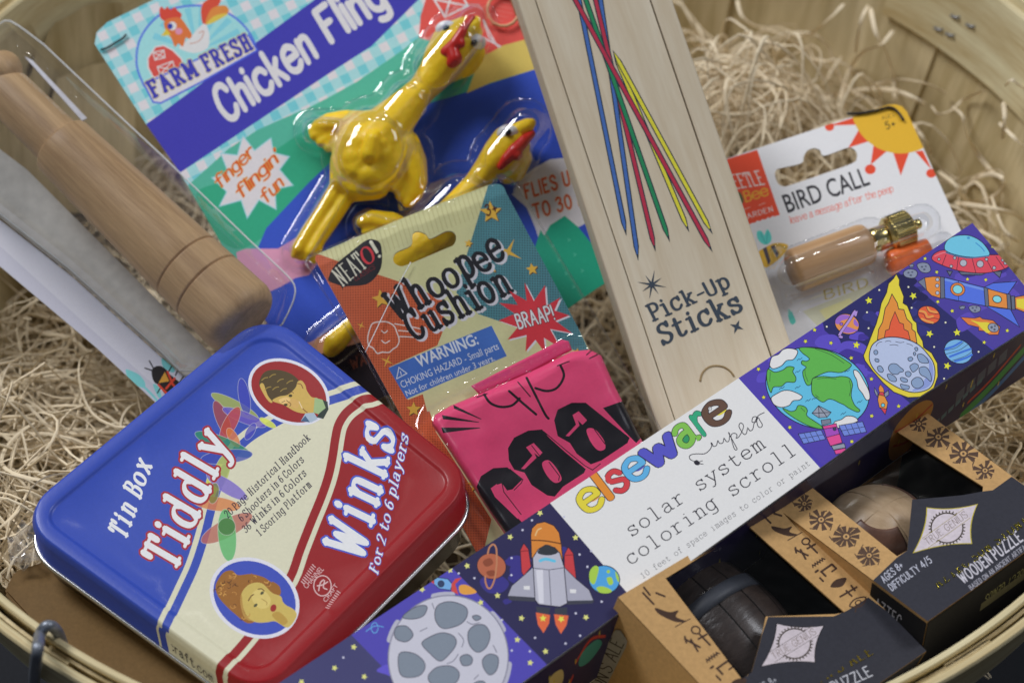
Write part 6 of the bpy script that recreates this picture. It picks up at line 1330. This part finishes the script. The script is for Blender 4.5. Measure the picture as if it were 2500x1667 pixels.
# sombrero hang hole
HO = [(730, 540), (748, 485), (850, 435), (862, 355), (905, 338), (955, 360), (985, 388), (1090, 335), (1145, 345), (1158, 385), (1140, 430), (1090, 455), (830, 568), (765, 575)]
a.lay += 1; a.f.append((ccw([a.T(p) for p in catmull(HO, 4, True)])[0], None, a.lay))
def bow(x, y, off=0.0): return PW(x, y, off + 0.0015 * math.sin((x - 770) / 500 * math.pi) + 0.0006 * math.sin(y / 90))
sheet('printed_card', a, bow, M_pack, wh, thick=0.0005, extra=grid_lines(780, 1600, 430, 1380, 30), uvk=.16, smooth=False)
M_clear = clear('clear_plastic', ripple=0.0005, scl=40, rough=0.05, base=0.03, gain=0.42)
M_edge = plain('plastic_edge', (0.75, 0.78, 0.8, 1), rough=0.15, var=.03, bmp=0)
# the folded pink cushion
PKO = [(1055, 1030), (1062, 1012), (1100, 990), (1180, 957), (1260, 922), (1330, 890), (1395, 858), (1440, 853), (1468, 868), (1495, 930), (1540, 1020), (1590, 1120), (1640, 1220), (1300, 1420), (1235, 1300), (1190, 1235), (1140, 1160), (1095, 1090)]
PKD = dense(PKO, 16); cush = thing('whoopee_cushion', 'folded pink rubber cushion with black lettering under the clear pack', 'cushion', PW(1300, 1150, .001))
M_rub = print_mat('pink_rubber', rough=0.34, fibre=0.04, scl=700, bmp=0.00003, wav=0.0018, coat=0.1)
def ch(x, y):
    d = dist_in((x, y), PKD); r = 18
    f_ = abs(((x - 1240) * .42 + (y - 1000) * .9) / 60 - .6); return 0.0032 + (0.0036 * math.sqrt(max(0, 1 - (1 - min(d, r) / r) ** 2))) + .0009 * noise.noise((x * .012, y * .012, 3)) + .0006 * math.exp(-f_ * f_ * 9) + .0004 * noise.noise((x * .004 + y * .03, y * .006, 7))
c = Art(); c.poly('d4456f', PKD); c.z(1000, 1000, .42553); K = '17151b'
c.opoly(K, 1, [(385, 440), (410, 380), (480, 335), (560, 330), (645, 400), (590, 455), (560, 462), (530, 420), (500, 430), (510, 480), (560, 560), (640, 640), (700, 720), (560, 760), (500, 690), (440, 580)], [(565, 220), (600, 160), (680, 120), (760, 113), (800, 160), (900, 250), (1010, 340), (1000, 362), (880, 440), (832, 497), (790, 490), (700, 430), (660, 360), (600, 342), (570, 290)],
        [(830, 60), (850, 0), (930, -40), (1010, -40), (1160, 80), (1262, 160), (1250, 190), (1100, 290), (1040, 312), (960, 252), (920, 190), (850, 150)], [(1110, -10), (1250, -60), (1320, 40), (1372, 110), (1300, 190), (1240, 130)], oc='17151b')
PK = 'd4456f'
c.poly(PK, [(668, 215), (712, 190), (762, 245), (742, 268), (715, 248), (728, 275), (660, 340), (640, 338), (705, 262)]); c.blob(PK, [(760, 308), (800, 290), (850, 345), (872, 400), (832, 418), (785, 372)]); c.poly(PK, [(935, 30), (970, 8), (1018, 60), (992, 86), (965, 60), (975, 90), (915, 152), (895, 150), (955, 85)]); c.blob(PK, [(1015, 115), (1060, 110), (1112, 170), (1122, 222), (1082, 232), (1040, 185)]); c.poly(PK, [(465, 450), (500, 425), (525, 480), (640, 610), (620, 625), (490, 500)])
c.line(K, 5, [(770, 125), (900, 235), (1005, 320), (1050, 345), (1095, 310)], [(575, 340), (650, 400), (640, 420), (600, 460)], [(800, 300), (860, 380), (855, 405)], [(700, 205), (745, 262)], [(1060, 112), (1120, 195)], [(530, 420), (540, 470), (640, 600)], smooth=False)
c.z(700, 450, .35714)
c.line(K, 17, [(1350, 1435), (1390, 1492), (1460, 1520), (1540, 1510), (1592, 1462)], [(1640, 1322), (1700, 1440), (1765, 1568), (1790, 1600)], [(1700, 1392), (1780, 1412), (1850, 1388), (1895, 1310), (1872, 1238)], [(1520, 1412), (1620, 1500), (1705, 1572)]); c.line(K, 8, [(1580, 1350), (1665, 1450)], [(1850, 1240), (1930, 1210)], [(1300, 1455), (1370, 1430)], [(2050, 1165), (2090, 1130)], [(2070, 1190), (2130, 1160)])
c.z(500, 850, .38272); c.poly(K, [(1508, 505), (1755, 505), (1755, 510), (1520, 540)], [(1512, 425), (1750, 470), (1748, 474), (1520, 452)], [(1585, 360), (1765, 450), (1762, 454), (1590, 385)])
c.z(0, 0, 1)
sheet('folded_rubber', c, lambda x, y, off=0: PW.lift(x, y, off + ch(x, y)), M_rub, cush, extra=rings(PKD, (2, 5, 9, 14, 20, 26)) + grid_lines(1090, 1600, 880, 1380, 28), smooth=True)
V = []; F = []; n_ = len(PKD)
for h_ in (0.0035, 0.0008):
    for x, y in PKD: V.append(PW.lift(x, y, .0035) - PW.n * (.0035 - h_))
for i in range(n_): F.append((i, (i + 1) % n_, n_ + (i + 1) % n_, n_ + i))
mesh_obj('rubber_edge', V, F, M_rub, cush, cols=[C('b03460')] * n_)
d = Art(); BF = dense([(1150, 955), (1371, 842), (1388, 846), (1396, 868), (1290, 925), (1170, 975)], 12); d.poly('b83460', BF)
sheet('back_fold', d, lambda x, y, off=0: PW(x, y, .0038 + off + .0007 * math.sqrt(max(0, 1 - (1 - min(dist_in((x, y), BF), 5) / 5) ** 2))), M_rub, cush, extra=rings(BF, (2, 5, 8)), smooth=True)
# clear cover: flat flange wider than the card, raised over the cushion
CV = [(745, 640), (752, 626), (1220, 432), (1248, 438), (1262, 452), (1500, 850), (1700, 1200), (1240, 1480), (1120, 1270), (960, 1000), (895, 880)]
CVD = dense(CV, 25)
def cov(x, y, off=0):
    d = dist_in((x, y), PKD) * (1 if inpoly((x, y), PKD) else -1); k = max(0, min(1, (d + 34) / 30)); k = k * k * (3 - 2 * k); e = min(1, dist_in((x, y), CVD) / 7)
    return PW.lift(x, y, off + .0012 + e * .0022 + k * .0062 + .0006 * noise.noise((x * .015, y * .015, 1)))
e = Art(); e.poly('ffffff', CVD)
sheet('clear_cover', e, cov, M_clear, wh, extra=rings(CVD, (4, 8, 14)) + grid_lines(790, 1680, 460, 1460, 12), smooth=True)
tube_obj('cover_edge', [cov(x, y) for x, y in CVD], 0.00035, M_clear, wh, sides=6, close=True)
for q in ([(1003, 640), (960, 720), (892, 860)],): tube_obj('cover_crease', [cov(x, y, .0002) for x, y in catmull(q, 6)], 0.00016, M_edge, wh, sides=5)
# ================================================================== turned wooden toy in a clear plastic box (far left)
PR = Plane(640, 780, -0.024, 0.0, 0.42)
rp = thing('clear_toy_box', 'long clear plastic box with a white card strip showing a printed beetle', 'plastic box', PR(300, 600, 0))
ax0, ax1 = (-60, 151), (603, 792)                         # cylinder axis in the photo
hz = 0.0125
M_maple = wood('turned_beech', C('b8986e', 1.2), C('917048', 1.15), PR(*ax1) - PR(*ax0), ring=85, stretch=15, rough=0.5, blotch=0.14, contrast=0.85)
wt = thing('wooden_toy', 'brown turned wooden toy with knob, stepped handle and two grooves, inside the clear box', 'wooden toy', PR(300, 470, .001))
A_, B_ = PR.lift(*ax0, hz), PR.lift(*ax1, hz); Lc = (B_ - A_).length
def rad(px): return px * PXS * (A_ - CAM).length
def fr(x, y):
    q = (Vector((x, y)) - Vector(ax0)).dot((Vector(ax1) - Vector(ax0)).normalized()) / (Vector(ax1) - Vector(ax0)).length; return q
f1 = fr(160, 355); g1, g2 = fr(470, 648), fr(516, 698); e = 1.0
big = lambda f: rad(77 + 19 * (f - f1) / (1 - f1))
prof = [(0.0, rad(30)), (fr(30, 225), rad(60)), (f1 - .02, rad(61)), (f1 - .004, rad(61)), (f1 - .001, rad(61.5)), (f1, rad(71)), (f1 + .003, rad(75)), (f1 + .008, big(f1 + .01))]
for k in range(1, 12): f = f1 + .008 + (g1 - f1 - .014) * k / 11; prof.append((f, big(f)))
for g_ in (g1, g2): prof += [(g_ - .007, big(g_)), (g_ - .0042, big(g_)), (g_ - .0032, big(g_) * .995), (g_ - .0016, big(g_) * .93), (g_ + .0016, big(g_) * .93), (g_ + .0032, big(g_) * .995), (g_ + .0042, big(g_)), (g_ + .007, big(g_))]
for f in (.88, .92, .965): prof.append((f, big(f)))
for k in range(1, 9): t = k / 8 * math.pi / 2; prof.append((.965 + .035 * math.sin(t), big(.94) * (.72 + .28 * math.cos(t))))
prof = sorted(set(prof)); lathe('turned_body', A_, B_, prof, M_maple, wt, segs=64)
kp = PR.lift(8, 172, hz + .003); bm = bmesh.new(); bmesh.ops.create_uvsphere(bm, u_segments=32, v_segments=20, radius=rad(45), matrix=Matrix.Translation(kp) @ Matrix.Diagonal((1, 1.1, 1, 1)))
bm_obj('knob', bm, M_maple, wt, True)
# tiny pale print along the handle
a = Art(); a._add([[(0, 0), (300, 0), (300, 300), (0, 300)]], None); a.pen('d8cdb8', 'TOYSMITH 08252020', (176, 302), (62, 196), (3, -5) if False else (-4, 4), 5, serif=False)
d_ax = (B_ - A_).normalized()
def on_handle(x, y, off=0):
    p = PR.lift(x, y, hz); c = A_ + d_ax * (p - A_).dot(d_ax); o = p - c; s_ = o.length * (1 if (p - c).dot(UP + RT) > 0 else -1); r = rad(61) + .0002; s_ = max(-r * .95, min(r * .95, s_)); side = o.normalized() * (1 if o.length > 1e-6 else 0)
    return c + side * abs(s_) + PR.n * math.sqrt(max(0, r * r - s_ * s_))
sheet('faint_print', a, on_handle, MATS['matt_board'], wt)
# box: rounded clear shell around the toy
SH = [(-90, -70), (20, 62), (60, 66), (107, 112), (178, 178), (280, 275), (398, 383), (607, 589), (714, 686), (721, 721), (640, 900), (440, 900), (393, 857), (168, 654), (0, 521), (-120, 425)]
SD = dense(catmull([(-100, -60), (-20, 55), (25, 52), (107, 110)], 4) + [(280, 273), (398, 383), (607, 585)] + catmull([(685, 657), (718, 695), (716, 735), (690, 790)], 4) + [(560, 905), (440, 905), (393, 857), (168, 654), (0, 521), (-120, 425)], 22)
def shell(x, y, off=0):
    d = dist_in((x, y), SD) if inpoly((x, y), SD) else 0; k = min(1, d / 42); return PR.lift(x, y, off - .004 + .0335 * math.sqrt(max(0, 1 - (1 - k) ** 2)) + .0004 * noise.noise((x * .02, y * .02, 2)))
M_shell = clear('shell_plastic', ripple=0.0003, scl=30, rough=0.06, base=0.03, gain=0.35, haze=0.03)
a = Art(); a.poly('ffffff', SD); sheet('clear_shell', a, shell, M_shell, rp, extra=rings(SD, (2, 5, 9, 14, 20, 28, 36, 44)) + grid_lines(-90, 730, -50, 900, 34), smooth=True)
tube_obj('shell_edge_glint', [PR.lift(x, y, -.003) for x, y in SD], .0003, MATS['plastic_edge'], rp, sides=8, close=True)  # pale line put in for the light caught along the shell's edge
# white insert card: flat strip and folded inner edge
a = Art(); STR = [(-140, 420), (0, 524), (168, 656), (393, 859), (470, 925), (455, 1035), (379, 971), (229, 832), (0, 639), (-160, 510)]
a.poly('c6c6d0', STR); a.poly('b9b9c6', [(-160, 470), (0, 590), (220, 790), (395, 945), (455, 1000), (455, 1035), (379, 971), (229, 832), (0, 639), (-160, 510)])
a.z(0, 500, .35714); a.blob('74c0c0', [(843, 1080), (880, 1088), (940, 1120), (975, 1170), (970, 1205), (930, 1195), (880, 1160), (852, 1125)], [(1090, 1005), (1130, 1020), (1180, 1080), (1160, 1100), (1100, 1060)]); a.line('74c0c0', 16, [(970, 1200), (1030, 1260), (1090, 1330)]); a.blob('74c0c0', [(1030, 1180), (1070, 1200), (1090, 1280), (1060, 1260)])
a.line('17161a', 9, [(1005, 1020), (1030, 1065)], [(975, 1070), (1020, 1085)], [(1060, 1240), (1085, 1200)], [(1140, 1090), (1158, 1058)], [(1185, 1120), (1200, 1085)], [(1215, 1165), (1238, 1130)], [(1095, 1275), (1120, 1250)], smooth=False)
a.blob('221d1e', [(1020, 1090), (1040, 1062), (1080, 1055), (1115, 1075), (1130, 1100), (1100, 1150), (1060, 1180), (1030, 1150)]); a.poly('221d1e', [(1060, 1180), (1130, 1100), (1230, 1180), (1240, 1250), (1160, 1300), (1120, 1260)])
a.poly('d69a38', [(1112, 1095), (1068, 1172), (1142, 1160)]); a.line('d8432c', 15, [(1130, 1095), (1165, 1180), (1220, 1240)], [(1068, 1185), (1110, 1230), (1180, 1290)], [(1180, 1140), (1120, 1210)], [(1215, 1190), (1140, 1260)], smooth=False)
sheet('insert_card', a, lambda x, y, off=0: PR(x, y, -.0062 + off), MATS['printed_card'], rp, thick=.0008)
prism('insert_card_fold', [(64, 150), (84, 160), (216, 300), (204, 306)], PR, .003, .0036, plain('white_card', C('c4c4cc'), rough=.5), rp)
prism('hazy_side_sheet', [(-130, 420), (0, 522), (168, 655), (393, 858), (450, 910), (520, 860), (60, 400), (-100, 280)], PR, -.0052, -.0046, plain('grey_haze', C('b4b2ab'), rough=.2), rp)  # grey sheet stands in for hazy reflections in the clear plastic
